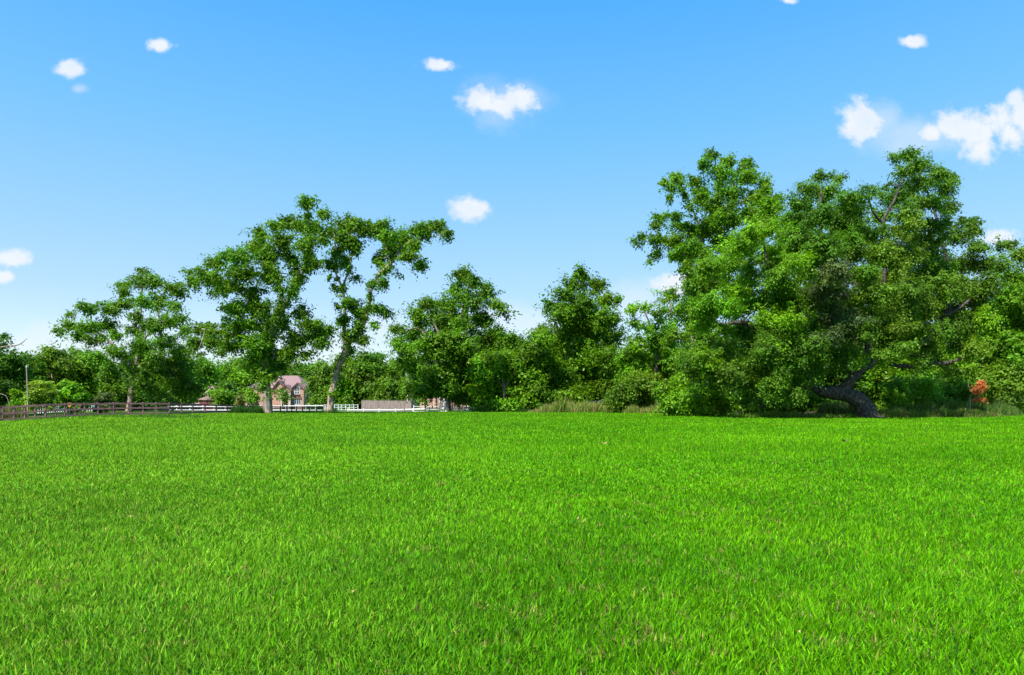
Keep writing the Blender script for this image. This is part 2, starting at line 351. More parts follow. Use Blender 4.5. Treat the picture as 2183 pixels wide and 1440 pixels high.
# ------------------------------------------------------------------ trees
def smooth_line(ctrl, n=6):
    c = np.asarray(ctrl, float)
    if len(c) == 2: return c[0]+(c[1]-c[0])*np.linspace(0, 1, n+1)[:, None]
    p = np.vstack([2*c[0]-c[1], c, 2*c[-1]-c[-2]]); o = []
    for i in range(1, len(p)-2):
        for t in np.linspace(0, 1, n, endpoint=False):
            a, b, d, e = p[i-1], p[i], p[i+1], p[i+2]
            o.append(.5*((2*b)+(-a+d)*t+(2*a-5*b+4*d-e)*t*t+(-a+3*b-3*d+e)*t**3))
    o.append(c[-1]); return np.array(o)
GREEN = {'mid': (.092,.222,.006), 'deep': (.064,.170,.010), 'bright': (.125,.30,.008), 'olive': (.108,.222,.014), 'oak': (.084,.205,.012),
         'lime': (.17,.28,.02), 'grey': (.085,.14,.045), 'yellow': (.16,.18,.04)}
def leaves(blobs, D, col, width_c, width_r, leaf=6.0, sub=17.0, layers=3.2, dens=1.0, depth=.75, droop=.25, aspect=.5, flat=.8, rg=None, seed=0, infl=(1.12, 1.3)):
    """blobs: (px,py,rx,ry[,colour[,density]]); returns quads, colours, sub-clump centres, blob centres"""
    rg = rg or np.random.default_rng(seed)
    Vs, Cs, subs, cents = [], [], [], []
    for b in blobs:
        bx, by, rx, ry = b[:4]; rx *= infl[0]; ry *= infl[1]; bc = np.array(GREEN[b[4]] if len(b) > 4 and b[4] else GREEN[col]); bd = (b[5] if len(b) > 5 else 1.0); bc = bc*rg.uniform(.80, 1.22)*np.array((rg.uniform(.88, 1.14), 1, 1))
        wz = math.sqrt(max(.04, 1-((bx-width_c)/width_r)**2)) if abs(bx-width_c) < width_r else .2
        dy = b[6] if len(b) > 6 else rg.uniform(-1, 1)*wz*width_r*D/F*depth
        Db = D+dy; u = Db/F; c = P(bx, by, Db); rad = np.array((rx*u, (rx+ry)/2*u, ry*u))
        cents.append(c)
        ns = max(2, int(round(layers*bd*rx*ry/(sub*sub)*2.1)))
        v = rg.normal(size=(ns, 3)); v /= np.linalg.norm(v, axis=1)[:, None]; v *= (rg.random(ns)**.5*(1+.22*rg.random(ns)**4))[:, None]
        sc = c+v*np.maximum(rad-sub*u*.55, rad*.35); subs.append((c, sc, u))
        ss = sub*u*rg.uniform(.5, 1.3, ns); ax = v+rg.normal(0, .45, (ns, 3)); ax[:, 2] += .25; ax /= np.linalg.norm(ax, axis=1)[:, None]; lsz = rg.uniform(.8, 1.25, ns)
        nl = int(3.14*sub*sub/(leaf*leaf*aspect*.5)*1.1*dens)
        S = np.repeat(np.arange(ns), nl); m = len(S)
        w = rg.normal(size=(m, 3)); w /= np.linalg.norm(w, axis=1)[:, None]
        r = rg.random(m)**.5*(1+.2*rg.random(m)+.75*rg.random(m)**9)
        q_ = w*.78+ax[S]*(np.sum(w*ax[S], 1)*.95)[:, None]
        pos = sc[S]+q_*(r*ss[S])[:, None]*np.array((1.05, 1.05, flat*1.12))
        pos[:, 2] -= (r**2)*ss[S]*droop
        nrm = w*.55+v[S]*.35+rg.normal(size=(m, 3))*.5; nrm[:, 2] += .55
        nrm /= np.linalg.norm(nrm, axis=1)[:, None]
        t = rg.normal(size=(m, 3))*.6+w*.7; t[:, 2] -= .45
        t -= nrm*np.sum(t*nrm, 1)[:, None]; t /= np.linalg.norm(t, axis=1)[:, None]+1e-9
        bb = np.cross(nrm, t)
        L = (leaf*u*rg.uniform(.6, 1.35, m)*lsz[S])[:, None]; Wd = L*aspect
        Vs.append(np.stack([pos-t*L*.5, pos+bb*Wd*.5-t*L*.05, pos+t*L*.5, pos-bb*Wd*.5-t*L*.05], 1))
        cs = rg.uniform(.8, 1.22, ns)[S]*rg.uniform(.75, 1.3, m)
        cc = bc*cs[:, None]
        yl = (rg.random(m)**2*.4+rg.uniform(-.12, .25, ns)[S]).clip(0, .6)[:, None]
        cc = cc*(1-yl)+cc*np.array((1.5, 1.28, .8))*yl
        Cs.append(cc)
    return np.concatenate(Vs), np.concatenate(Cs), subs, cents
def make_tree(name, label, cat, base, D, limbs, blobs, col='mid', bk=None, group=None, leaf=6.0, sub=17.0, layers=3.2, dens=1.0, depth=.75,
              seed=1, droop=.25, limb_parts=False, twigs=True, aspect=.5, bough=1.5, mat=None, flat=.8, girth=.72, vine=None, fill=None, infl=(1.12, 1.3)):
    """limbs: [[(px,py,r_px[,dy_m]),...],...]; the first one is the trunk"""
    rg = np.random.default_rng(seed); bk = bk or bark; u = D/F
    bx = (base-W0/2)/F*D; root = (bx, D, float(gz(bx, D)))
    o = empty(name, root, label, cat, group)
    xs_ = [b[0]-b[2] for b in blobs]+[b[0]+b[2] for b in blobs]; wc = (min(xs_)+max(xs_))/2; wr = (max(xs_)-min(xs_))/2
    lines = []
    for i, lb in enumerate(limbs):
        end = rg.uniform(-.4, .4)*wr*u*depth if i else 0
        q = []
        for j, c in enumerate(lb):
            dy = c[3] if len(c) > 3 else end*(j/max(1, len(lb)-1))**1.5
            p = P(c[0], c[1], D+dy)
            if i == 0 and j == 0: p[2] = min(p[2], root[2])-0.15
            q.append((*p, c[2]*u*girth))
        lines.append(smooth_line(q, 7))
    tb = MB()
    for i, L in enumerate(lines):
        wobble = rg.normal(0, 1, (len(L), 3))*L[:, 3:4]*.10
        if i:
            m = MB(); m.tube(L[:, :3]+wobble, L[:, 3], 10, wob=.06); m.build('limb', bk, o, True)
        else:
            rr = L[:, 3].copy()
            if i == 0 and len(rr) > 4: rr[0] *= 1.45; rr[1] *= 1.15
            tb.tube(L[:, :3], rr, 12, wob=.06)
    blobs = list(blobs)
    if vine:                                   # leaves growing along trunk and limbs
        for i, L in enumerate(lines):
            for p in L[(len(L)//3 if i == 0 else 1)::vine[1]]:
                d = p[1]; r = vine[0]*rg.uniform(.7, 1.3)
                blobs.append((W0/2+p[0]/d*F, HZ-(p[2]-EYE)/d*F, r, r*1.2, None, vine[2], d-D-r*u*rg.uniform(-.3, .8)))
    if fill:                                   # (cx, cy, rx, ry, n, r, colour function, density)
        for cx, cy, frx, fry, nf, fr_, fc, fd in fill:
            for _ in range(nf):
                a = rg.uniform(0, 2*np.pi); q = rg.random()**.55
                fx, fy = cx+q*frx*math.cos(a), cy+q*fry*math.sin(a)
                blobs.append((fx, fy, fr_*rg.uniform(.8, 1.2), fr_*.62*rg.uniform(.8, 1.2), fc(fx, fy) if fc else None, fd))
    V, K, subs, cents = leaves(blobs, D, col, wc, wr, leaf, sub, layers, dens, depth, droop, aspect, flat, rg, infl=infl)
    sk = np.concatenate([L[len(L)//4:] if len(L) > 4 and i == 0 else L for i, L in enumerate(lines)]) if lines else None
    TQ = []
    if sk is not None:
        dist0 = [np.min(np.linalg.norm(sk[:, :3]-c, axis=1)) for c, _, _ in subs]
        for c, sc, uu in [subs[i] for i in np.argsort(dist0)]:
            dd = np.linalg.norm(sk[:, :3]-c, axis=1)+np.maximum(0, sk[:, 2]-c[2])*.8; k = int(np.argmin(dd)); s0 = sk[k, :3]
            ds = np.linalg.norm(c-s0)
            r0 = min(sk[k, 3]*.45, bough*uu*(.5+ds/(120*uu))); m1 = (s0+c)/2+rg.normal(0, .055, 3)*ds
            cl_ = smooth_line(np.array([s0, m1, c]), 4); cr_ = np.linspace(r0, min(r0, .6*uu), 9); sk = np.concatenate([sk, np.concatenate([cl_, cr_[:, None]], 1)[3:]])
            TQ.append(tube_quads(cl_, cr_, 5))
            if twigs:
                for q in sc[::3][:14]:
                    dq = np.linalg.norm(q-c)
                    md = (c+q)/2+rg.normal(0, .14, 3)*dq; md[2] += .1*dq
                    TQ.append(tube_quads([c, md, q], [.65*uu, .5*uu, .25*uu], 3))
    tb.build('trunk', bk, o, True)
    nq = len(V); TQ = np.concatenate(TQ)
    me = poly_mesh('crown', np.concatenate([V, TQ]), 4, np.concatenate([K, np.ones((len(TQ), 3))*.1]))
    me.polygons.foreach_set('material_index', np.concatenate([np.zeros(nq, np.int32), np.ones(len(TQ), np.int32)]))
    link('crown', me, [mat or foliage, bk], o)
    return o
def auto_blobs(px, top, w, base, n, seed, col=None, dens=1.0, low=.88, shape=.8):
    g = random.Random(seed); H = base-top; bl = []
    for i in range(n):
        t = (i+.5)/n; y = top+H*low*(t*.97+.03)
        e = math.sin(math.pi*min(1, (.12+t*shape)))**.65
        for k in range(2 if n > 5 else 1):
            r = w*.5*g.uniform(.26, .42)
            x = px+g.uniform(-1, 1)*max(0, e*w*.5-r*.7)
            bl.append((x, y+r*.5, r*1.15, r*.85, col, dens))
    return bl
# ---- the big pecan left of centre
make_tree('pecan_tree', 'tall vine-clad tree with spreading crown, its straight thick trunk in front of the pink-roofed house', 'tree', 571, 82,
 [[(571,879,15),(570,850,13),(567,810,12),(566,770,12),(574,735,11),(582,700,9),(592,665,8)],
  [(575,745,8),(562,690,6),(548,650,5),(520,618,4.5),(480,606,3.5),(440,600,2.5)],
  [(588,690,7),(612,645,6),(634,600,5),(652,560,4),(660,510,3),(656,450,2)],
  [(592,665,7),(600,630,6),(586,590,4.5),(572,550,3.5),(560,505,2)],
  [(570,750,7),(535,722,5),(480,710,4),(430,702,3)],
  [(574,770,7),(612,742,5),(650,722,4),(685,706,3)],
  [(634,600,3.5),(625,560,3),(612,540,2.5),(600,500,1.5)]],
 [(655,430,28,15),(688,455,20,12),(625,475,38,20),(665,485,40,20),(588,478,24,12),(553,492,22,12),(598,508,30,18),(650,520,32,20),(688,500,22,18),
  (545,522,28,20),(575,542,36,26),(622,548,18,14,None,.7),(665,560,20,20),(500,545,42,20),(460,558,28,16),(440,583,40,18),(412,602,20,14),(402,580,10,8),(520,580,42,24),
  (575,582,34,26),(490,610,38,16),(540,618,30,16,None,.7),(458,622,20,10,None,.6),(640,592,18,14,None,.6),(628,620,18,18,None,.6),(500,655,38,20),(555,660,40,24),(510,690,50,22),(570,695,28,26),
  (435,700,34,20),(413,730,24,16),(460,725,38,18),(500,735,38,18),(550,730,38,24),(605,690,20,20,None,.8),(640,664,24,18),(660,690,34,20),(690,702,26,16),
  (630,720,34,20),(680,730,28,14),(612,752,28,18),(652,756,28,12,None,.7),(548,770,32,22),(574,796,22,16),(562,822,10,14,None,.7),(538,780,20,12),(588,836,8,9,'mid',.5),
  (470,750,20,8,None,.6),(420,755,20,8,None,.5),(590,780,26,20),(560,750,28,20)],
 'mid', seed=2, leaf=5.6, sub=12, layers=2.9, infl=(1.0, 1.1), dens=.95, droop=.45, girth=.66, vine=(9, 3, 1.2))
# ---- leaning bare-legged tree with two limbs
make_tree('leaning_tree', 'leaning pale-trunked tree forked in a Y, leafy clumps along two long limbs', 'tree', 704, 84,
 [[(704,874,12),(705,855,11),(707,838,10.5),(714,812,10),(721,785,9.5),(732,758,10),(742,736,9)],
  [(742,736,8.5),(760,712,7),(776,688,6.5),(786,655,6),(791,620,5.5),(806,588,5),(832,563,4.5),(852,535,4),(880,514,3),(925,505,2)],
  [(740,740,7),(733,705,6),(736,660,5),(729,615,4.5),(716,582,3.5),(717,545,3),(712,500,2)],
  [(729,615,3.5),(745,570,3),(752,520,2.5),(745,480,1.5)],
  [(832,563,3),(822,530,2.5),(815,495,1.5)]],
 [(740,474,30,17),(770,480,28,22),(712,490,24,14),(735,508,25,22),(757,522,22,20),(718,538,18,16),(704,563,20,16),(735,562,17,22),(760,590,12,7),
  (713,612,9,8),(738,640,13,14),(755,645,24,14),(730,680,17,18),(770,665,28,16),(800,655,24,11),(820,662,17,16),(762,698,20,18),(742,718,15,18),
  (776,722,16,13),(799,692,9,9),(793,602,9,10),(820,602,16,12),(825,572,16,10),(808,552,17,20),(830,500,26,20),(815,475,24,11),(803,492,20,16),
  (835,530,26,22),(870,545,28,13),(860,505,28,20),(895,490,35,16),(930,480,34,14),(955,497,15,13),(885,520,24,12),(896,562,18,14),(788,480,14,14),
  (722,652,7,8),(702,590,7,7),(850,582,7,5),(745,745,14,10),(690,712,12,10,None,.6)],
 'mid', pale_bark, seed=3, leaf=5.6, sub=10, layers=2.8, infl=(1.0, 1.12), droop=.5, depth=.35, girth=.64, vine=(8, 5, .7))
# ---- pecan further left
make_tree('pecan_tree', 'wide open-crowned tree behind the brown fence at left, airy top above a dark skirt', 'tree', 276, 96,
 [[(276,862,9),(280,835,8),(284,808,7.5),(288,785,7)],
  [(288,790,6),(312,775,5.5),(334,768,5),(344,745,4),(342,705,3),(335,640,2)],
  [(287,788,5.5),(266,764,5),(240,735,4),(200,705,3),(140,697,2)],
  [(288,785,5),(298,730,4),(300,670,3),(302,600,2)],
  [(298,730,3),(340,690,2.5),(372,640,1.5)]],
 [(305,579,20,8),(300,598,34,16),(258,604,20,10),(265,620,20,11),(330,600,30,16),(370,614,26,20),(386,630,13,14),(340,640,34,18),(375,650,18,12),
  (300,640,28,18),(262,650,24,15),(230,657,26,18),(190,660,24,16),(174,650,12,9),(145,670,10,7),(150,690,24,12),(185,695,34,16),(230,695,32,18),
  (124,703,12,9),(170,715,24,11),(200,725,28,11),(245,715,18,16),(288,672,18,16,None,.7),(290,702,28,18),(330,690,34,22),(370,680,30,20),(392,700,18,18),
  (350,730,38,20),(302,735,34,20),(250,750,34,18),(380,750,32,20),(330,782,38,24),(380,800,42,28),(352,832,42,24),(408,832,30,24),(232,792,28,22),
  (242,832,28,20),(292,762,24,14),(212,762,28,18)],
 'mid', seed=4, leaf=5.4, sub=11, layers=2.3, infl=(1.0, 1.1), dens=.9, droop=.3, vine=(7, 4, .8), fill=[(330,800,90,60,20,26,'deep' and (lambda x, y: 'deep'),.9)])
# ---- centre left pair
make_tree('shade_tree', 'large tree in the middle left, high layered crown overhanging the white rail fence', 'tree', 958, 108,
 [[(958,876,5.5),(957,830,5),(962,780,5),(970,730,6),(985,670,4),(1000,600,2)],
  [(960,790,5),(925,740,4),(890,700,3),(855,715,2)], [(970,730,5),(1010,700,4),(1050,670,2.5)], [(962,770,4),(930,700,3),(915,650,2)]],
 [(985,585,28,13),(1010,600,28,15),(970,615,24,15),(1035,625,28,17),(1060,650,20,16),(1080,668,10,6),(1000,640,40,22),(950,650,28,18),(910,650,28,16),
  (890,675,28,20),(930,690,38,25),(980,680,40,25),(1030,680,34,20),(850,700,18,12),(845,725,18,10),(880,710,28,18),(862,742,26,16),(920,740,42,25),(980,735,44,28),
  (1030,720,34,20),(880,778,36,25),(935,790,42,28),(985,780,34,30),(900,816,42,22),(950,822,42,22),(870,826,26,16),(990,815,28,25),(1060,715,26,18),
  (1085,725,28,14),(1048,745,34,20)],
 'mid', seed=5, leaf=5.6, sub=13, layers=2.2, droop=.2, fill=[(950,750,90,75,18,30,None,.8),(1020,800,40,60,8,28,None,1),(925,838,55,8,9,16,None,.6),(985,845,22,12,5,18,None,.9)])
make_tree('young_tree', 'slim young tree under the left edge of the tree overhanging the white rail fence', 'tree', 907, 112,
 [[(907,876,2.6),(906,850,2.3),(905,826,2)],[(906,840,1.5),(915,820,1)]], [(893,838,20,9),(918,832,20,10),(905,822,22,10)], 'deep', seed=55, leaf=5, sub=10, layers=2.5)
# ---- bright bushy trees, centre
make_tree('bushy_tree', 'bright drooping-leaved bushy tree right of the end of the white rail fence', 'tree', 1075, 99,
 [[(1076,876,5),(1075,830,4.5),(1068,780,3)],[(1075,830,3),(1045,790,2)],[(1075,830,3),(1100,790,2)]],
 [(1050,762,42,22),(1030,790,34,26),(1065,795,40,28),(1036,828,32,22),(1088,772,26,24),(1085,820,40,25),(1060,838,34,18),(1020,852,18,10),(1072,860,30,14)],
 'bright', seed=6, leaf=6.5, sub=15, layers=3.3, droop=.5)
make_tree('bushy_tree', 'dark glossy bushy tree between the drooping bright bush and the broad centre tree', 'tree', 1132, 98,
 [[(1134,876,4),(1132,830,3.5),(1135,770,3),(1150,730,2)]],
 [(1125,755,28,24),(1130,795,32,30),(1140,832,32,26),(1152,722,24,18),(1110,848,28,22),(1112,775,24,20),(1148,862,26,12),(1160,760,22,25)],
 'mid', seed=7, leaf=6.5, sub=15, layers=3.3, droop=.2)
make_tree('broad_tree', 'broad dense centre tree with rounded top, standing behind the tall tan weeds', 'tree', 1222, 103,
 [[(1222,876,8),(1218,820,7),(1208,760,6),(1218,700,5),(1240,640,3),(1245,590,2)],[(1208,760,5),(1190,710,3),(1175,660,2)],[(1215,780,5),(1260,720,4),(1300,660,2)]],
 [(1245,584,24,13),(1225,605,28,17),(1270,605,26,17),(1205,625,24,17),(1290,635,26,15),(1315,638,13,11),(1175,645,17,11),(1163,660,12,7),(1240,645,40,24),
  (1200,670,34,21),(1280,675,34,24),(1310,680,20,18),(1160,706,26,18),(1200,710,40,24),(1250,710,44,26),(1300,720,34,24),(1180,750,38,24),(1240,760,48,28,'bright'),
  (1300,760,34,27),(1190,798,42,26),(1250,808,46,26,'bright'),(1300,808,34,25),(1215,842,44,20),(1275,838,38,20),(1318,790,18,20)],
 'mid', seed=8, leaf=6, sub=13, layers=2.5, droop=.2, fill=[(1245,750,80,110,18,30,None,.9)])
make_tree('slender_tree', 'thin open-crowned tree between the broad centre tree and the great oak', 'tree', 1400, 92,
 [[(1402,878,5),(1400,820,4.5),(1398,760,4),(1388,700,3),(1372,660,2)],[(1400,780,3.5),(1425,700,3),(1432,640,2)],[(1400,800,3),(1360,740,2)]],
 [(1345,660,24,13,None,.7),(1376,655,20,11,None,.7),(1402,670,22,13,None,.7),(1350,690,22,13,None,.7),(1386,695,28,16,None,.7),(1362,722,20,10,None,.5),(1420,640,18,9,None,.6),(1408,625,14,7,None,.5),(1436,630,17,17),
  (1450,660,34,20),(1430,700,30,20),(1402,735,34,18),(1360,758,34,18),(1400,772,38,24),(1342,788,34,20),(1442,760,34,28),(1470,622,22,16),(1478,700,28,28),(1330,760,24,14)],
 'bright', seed=9, leaf=5.6, sub=12, layers=2.0, droop=.15, fill=[(1410,770,80,60,12,28,None,.9)])
# ---- tall tree behind the oak
make_tree('tall_tree', 'tallest airy tree rising behind the left shoulder of the great oak', 'tree', 1482, 80,
 [[(1484,880,13),(1482,780,12),(1480,700,11),(1480,620,10),(1470,575,8),(1452,540,6),(1425,512,4),(1385,506,2)],
  [(1480,620,8),(1498,560,6),(1500,490,5),(1524,440,4),(1532,400,3),(1524,340,2)],
  [(1500,500,4),(1478,450,2.5),(1458,410,1.8),(1440,385,1.2)],
  [(1524,450,4),(1560,430,3.5),(1562,380,3),(1590,350,1.5)],[(1560,440,3),(1605,420,2.5),(1640,400,1.5)]],
 [(1520,328,20,9),(1500,350,26,14),(1550,345,24,13),(1590,348,26,14),(1540,370,34,16),(1600,375,30,18),(1630,395,18,18),(1440,378,26,10),(1415,386,13,9),
  (1430,400,20,11),(1480,385,20,13),(1490,410,28,16),(1428,422,12,8,None,.7),(1560,410,34,18),(1610,420,28,18),(1500,432,20,12),(1650,430,24,18),(1410,465,20,12),
  (1440,460,28,12),(1395,480,16,9),(1450,480,30,13),(1370,505,20,8),(1353,516,7,9),(1400,510,24,13),(1440,510,30,16),(1480,490,30,18),(1520,480,34,18),
  (1560,470,30,18),(1400,540,16,10),(1385,556,9,5),(1440,540,24,16),(1480,530,30,20),(1462,572,18,18),(1500,560,30,26,None,.8),(1480,600,18,18),(1540,520,34,24),
  (1520,600,30,24,None,.7),(1600,460,30,24),(1640,470,30,24)],
 'mid', seed=10, leaf=5.5, sub=12, layers=2.5, infl=(1.0, 1.15), dens=.95, droop=.3, vine=(9, 4, 1.0), fill=[(1490,690,60,60,12,28,None,.9),(1510,560,60,80,14,26,None,.8),(1540,450,90,50,10,24,None,.7)])
# ---- the great live oak
OB = [(1940,328,24,12),(1910,335,16,9),(1960,350,28,16),(2000,365,28,14),(2030,380,16,13),(1930,365,24,14),(1975,385,34,18),(2015,400,24,17),(1940,400,34,18),
 (1890,396,16,8,None,.6),(1900,420,38,18),(1850,400,22,10,None,.7),(1750,374,26,10),(1790,380,20,10),(1720,400,28,12),(1760,410,40,18),(1820,425,40,18),(1700,430,34,18),
 (1975,430,40,20),(2020,440,20,17),(1940,450,32,18,None,.8),(1880,458,38,14,None,.7),(2060,470,28,14,None,.7),(2082,490,20,13),(2000,475,38,18),(2040,500,38,20),(2085,530,26,18),
 (1640,445,30,20,'bright'),(1680,470,38,24,'bright'),(1740,460,44,24),(1800,470,40,24),(1860,495,38,16),(1920,490,36,14,'olive',.8),(1980,515,34,16,'olive',.8),(2100,560,24,18),(2112,600,20,24),
 (2060,562,38,22,'olive'),(2020,560,34,17,None,.7),(1620,490,34,24,'bright'),(1590,530,28,24,'bright'),(1640,540,44,28,'bright'),(1700,530,44,27,'bright'),(1760,520,44,26),(1820,530,38,22),
 (1880,540,36,16,'olive',.7),(1940,540,32,14,'olive',.6),(1600,580,28,26,'bright'),(1660,590,44,28),(1720,580,38,26),(1780,580,38,22,'grey'),(1840,590,42,20,'olive'),(1900,590,38,20,'olive'),
 (1960,590,42,26,'olive'),(2020,610,44,28,'olive'),(2080,630,34,26),(1560,562,18,22,'bright'),(1570,620,34,24,'bright'),(1620,640,44,24,'bright'),(1552,652,34,20,'bright'),(1510,652,34,20,'bright'),
 (1482,662,22,17,'bright'),(1670,640,34,24,'bright'),(1720,640,44,28),(1780,650,44,28,'grey'),(1826,640,22,20,None,.6),(1890,655,38,26,'olive'),(1950,640,44,28,'olive'),(2010,660,44,28,'olive'),
 (2060,690,38,26,'olive'),(2100,680,28,24,'bright'),(1500,690,32,16,'bright'),(1545,700,28,12,'bright'),(1700,690,38,24,'grey'),(1760,700,44,26,'grey'),(1820,700,34,24),(1880,700,32,22,'olive'),
 (1940,692,28,18,'olive',.8),(1540,745,38,22),(1590,745,36,18,'olive'),(1640,748,38,22),(1700,750,44,26),(1770,752,44,24),(1818,748,20,16,None,.6),(1905,735,26,10,'olive',.6),
 (2040,730,34,20,'olive'),(2080,745,28,20,'olive'),(1500,762,34,24,'bright'),(1560,792,38,24),(1620,790,38,24),(1680,790,40,20),(1735,792,32,20),(1480,790,24,18),
 (1660,818,28,14),(1700,812,22,12),(1590,818,24,14),(1800,772,16,12),(1880,770,20,10,None,.5),(1960,760,26,10,None,.5),(2030,790,26,14,'olive',.7),
 (1885,752,34,13,None,.8,-7),(1850,705,30,20,None,.9,-7),(1925,735,30,14,'olive',.7,-8),(1838,770,12,12,'bright',.6,-5),(1960,775,22,9,None,.5,-7),(1700,845,30,14,None,.8,-5),(1730,805,26,16,None,.9,-5)]
make_tree('live_oak', 'huge spreading oak with a thick black trunk bent almost to the ground', 'tree', 1850, 62,
 [[(1854,892,27),(1846,874,24),(1832,856,21),(1806,842,19),(1780,838,18),(1755,836,14),(1735,826,10)],
  [(1792,838,13),(1812,812,12),(1832,792,11),(1846,765,10),(1852,735,9),(1842,690,8),(1815,640,7),(1775,590,5),(1750,500,4),(1750,400,2)],
  [(1836,792,9),(1880,762,8.5),(1930,742,9),(1968,730,10),(1996,705,9),(2014,675,7),(2026,620,6),(2010,520,4),(1985,430,3),(1950,350,1.5)],
  [(1890,775,5),(1925,782,5),(1950,782,5.5),(1975,774,5.5),(2005,775,5),(2035,770,4),(2075,752,2)],
  [(1745,832,10),(1705,800,8),(1668,755,8),(1648,718,8.5),(1612,700,7),(1582,688,6),(1545,692,4),(1505,700,2)],
  [(1645,715,6.5),(1632,690,6),(1632,655,5),(1640,600,4),(1625,500,2)],
  [(1852,735,7),(1872,660,6),(1886,580,5),(1889,510,4.5),(1884,470,4),(1905,430,3),(1925,380,1.5)],
  [(1736,826,8),(1700,824,6),(1660,835,5),(1640,855,3.5),(1620,870,2)],
  [(1884,480,3),(1860,450,2.4),(1850,410,1.5)],
  [(1870,650,4),(1830,610,3.4),(1790,570,2.5)],[(2014,675,4.5),(2055,650,3.5),(2090,610,2)]],
 OB, 'oak', dark_bark, seed=12, leaf=5.1, sub=13, layers=2.3, dens=.95, droop=.35, depth=.6, bough=1.4, girth=.83,
 fill=[(1640,600,150,140,34,34,lambda x, y: 'bright' if x < 1700 else None,.85),(1850,600,220,165,60,34,lambda x, y: 'olive' if x > 1850 else ('grey' if y > 580 and x > 1740 else None),.8),(1620,760,150,75,24,34,None,.9),(1960,660,150,90,18,34,lambda x, y: 'olive',.85)])
# ---- trees and brush at the right edge
make_tree('edge_tree', 'yellow-green tree at the right edge of the frame beyond the oak', 'tree', 2150, 80,
 [[(2152,874,8),(2150,800,7),(2148,700,6),(2158,600,3)],[(2150,720,4),(2120,690,2)],[(2150,700,4),(2190,640,2)]],
 [(2150,520,22,12),(2172,540,24,18),(2132,562,24,16),(2160,592,34,26),(2182,640,38,28),(2142,660,34,28,'bright'),(2120,712,34,28,'bright'),(2170,712,38,34,'bright'),
  (2128,762,38,28,'olive'),(2180,780,40,34,'bright'),(2110,802,26,24,'olive'),(2150,822,38,28,'lime'),(2182,850,34,22,'bright'),(2220,600,40,40),(2230,700,50,60),(2235,800,50,50,'olive')],
 'olive', dark_bark, seed=13, leaf=5.6, sub=13, layers=2.5, vine=(12, 3, 1), fill=[(2150,740,60,130,26,30,lambda x, y: 'bright' if y < 780 else None,.9)])
BR = [(1905,805,'green brush directly right of the bent oak trunk',42,60,70,'bright'),(1968,800,'green brush below the low level limb of the oak',60,72,72,'bright'),(2035,795,'brush thicket left of the orange withered sapling',55,80,76,'mid'),
      (2110,800,'brush thicket right of the orange withered sapling',60,80,84,'bright'),(2160,815,'low brush at the far right corner of the woods',70,60,86,'olive')]
for i, (px, top, lab, w, hh, D, c) in enumerate(BR):
    yb = HZ+1.5*F/D; sc = 1.0
    make_tree('shrub', lab, 'shrub', px, D, [[(px,yb,2),(px,yb-25,1.6),(px+4,yb-50,1)]], auto_blobs(px, top, w*1.9, yb+4, 6, 60+i, low=.95), c, seed=70+i, leaf=6, sub=13, layers=3.0, group='brush under and beyond the oak')
# leafy shrubs hanging to the lawn at the oak's left end
make_tree('shrub', 'bright leafy shrub reaching the lawn at the left foot of the oak', 'shrub', 1478, 70, [[(1480,886,3),(1478,850,2.5),(1476,800,1.6)],[(1479,860,2),(1510,820,1)],[(1479,870,2),(1440,840,1)]],
 [(1418,842,28,26),(1458,852,38,24),(1500,842,42,28),(1542,852,24,24),(1470,812,34,24),(1520,800,34,20),(1440,872,30,10),(1505,874,36,10)], 'bright', seed=80, leaf=5.8, sub=14, layers=3.3, droop=.35)
make_tree('shrub', 'rounded olive-green shrub behind the tan weeds, left of the bright leafy shrub', 'shrub', 1358, 88, [[(1358,880,3),(1356,850,2.4),(1355,820,1.5)]],
 [(1340,828,38,26),(1375,843,34,20),(1322,850,24,18),(1388,812,34,20),(1350,866,36,10),(1300,852,20,12,None,.5)], 'olive', seed=81, leaf=6, sub=13, layers=3.2)
make_tree('shrub', 'small dark shrub in the shade between the leafy shrub and the oak trunk', 'shrub', 1640, 67, [[(1640,886,3),(1640,860,2)]],
 [(1600,868,34,14),(1640,862,30,16),(1690,868,32,12),(1720,858,22,16),(1745,850,14,14,'bright'),(1670,880,40,8)], 'mid', seed=82, leaf=7, sub=12, layers=2.6)
# ---- orange withered sapling
make_tree('withered_sapling', 'orange-leaved withered sapling with bare pale stem in the brush at right', 'sapling', 2078, 66.5,
 [[(2070,880,1.3),(2068,850,1.1),(2075,840,1),(2086,825,.8)],[(2075,840,.8),(2066,826,.7),(2064,812,.5)]],
 [(2092,818,7,8,None,1.4,-.4),(2084,830,6,7,None,1.3,-.4),(2084,832,8,7),(2078,835,7,3),(2095,827,7,6),(2084,851,9,3.5),(2096,852,7,3)], 'mid', pale_bark, seed=83, leaf=4.5, sub=5, layers=3.5, depth=.3)
for o in list(C.objects):
    if o.name.startswith('crown') and o.parent and o.parent.name.startswith('withered'):
        a = o.data.attributes['tint']; k = len(a.data); c = np.ones((k//4, 4, 4), np.float32)
        r_ = rng.random(k//4)
        c[:, :, :3] = (np.array((.62,.17,.06))*(1-r_[:, None])+np.array((.66,.33,.12))*r_[:, None])[:, None, :]*(.7+.5*rng.random(k//4))[:, None, None]
        a.data.foreach_set('color', c.ravel()); o.data.materials[0] = dry
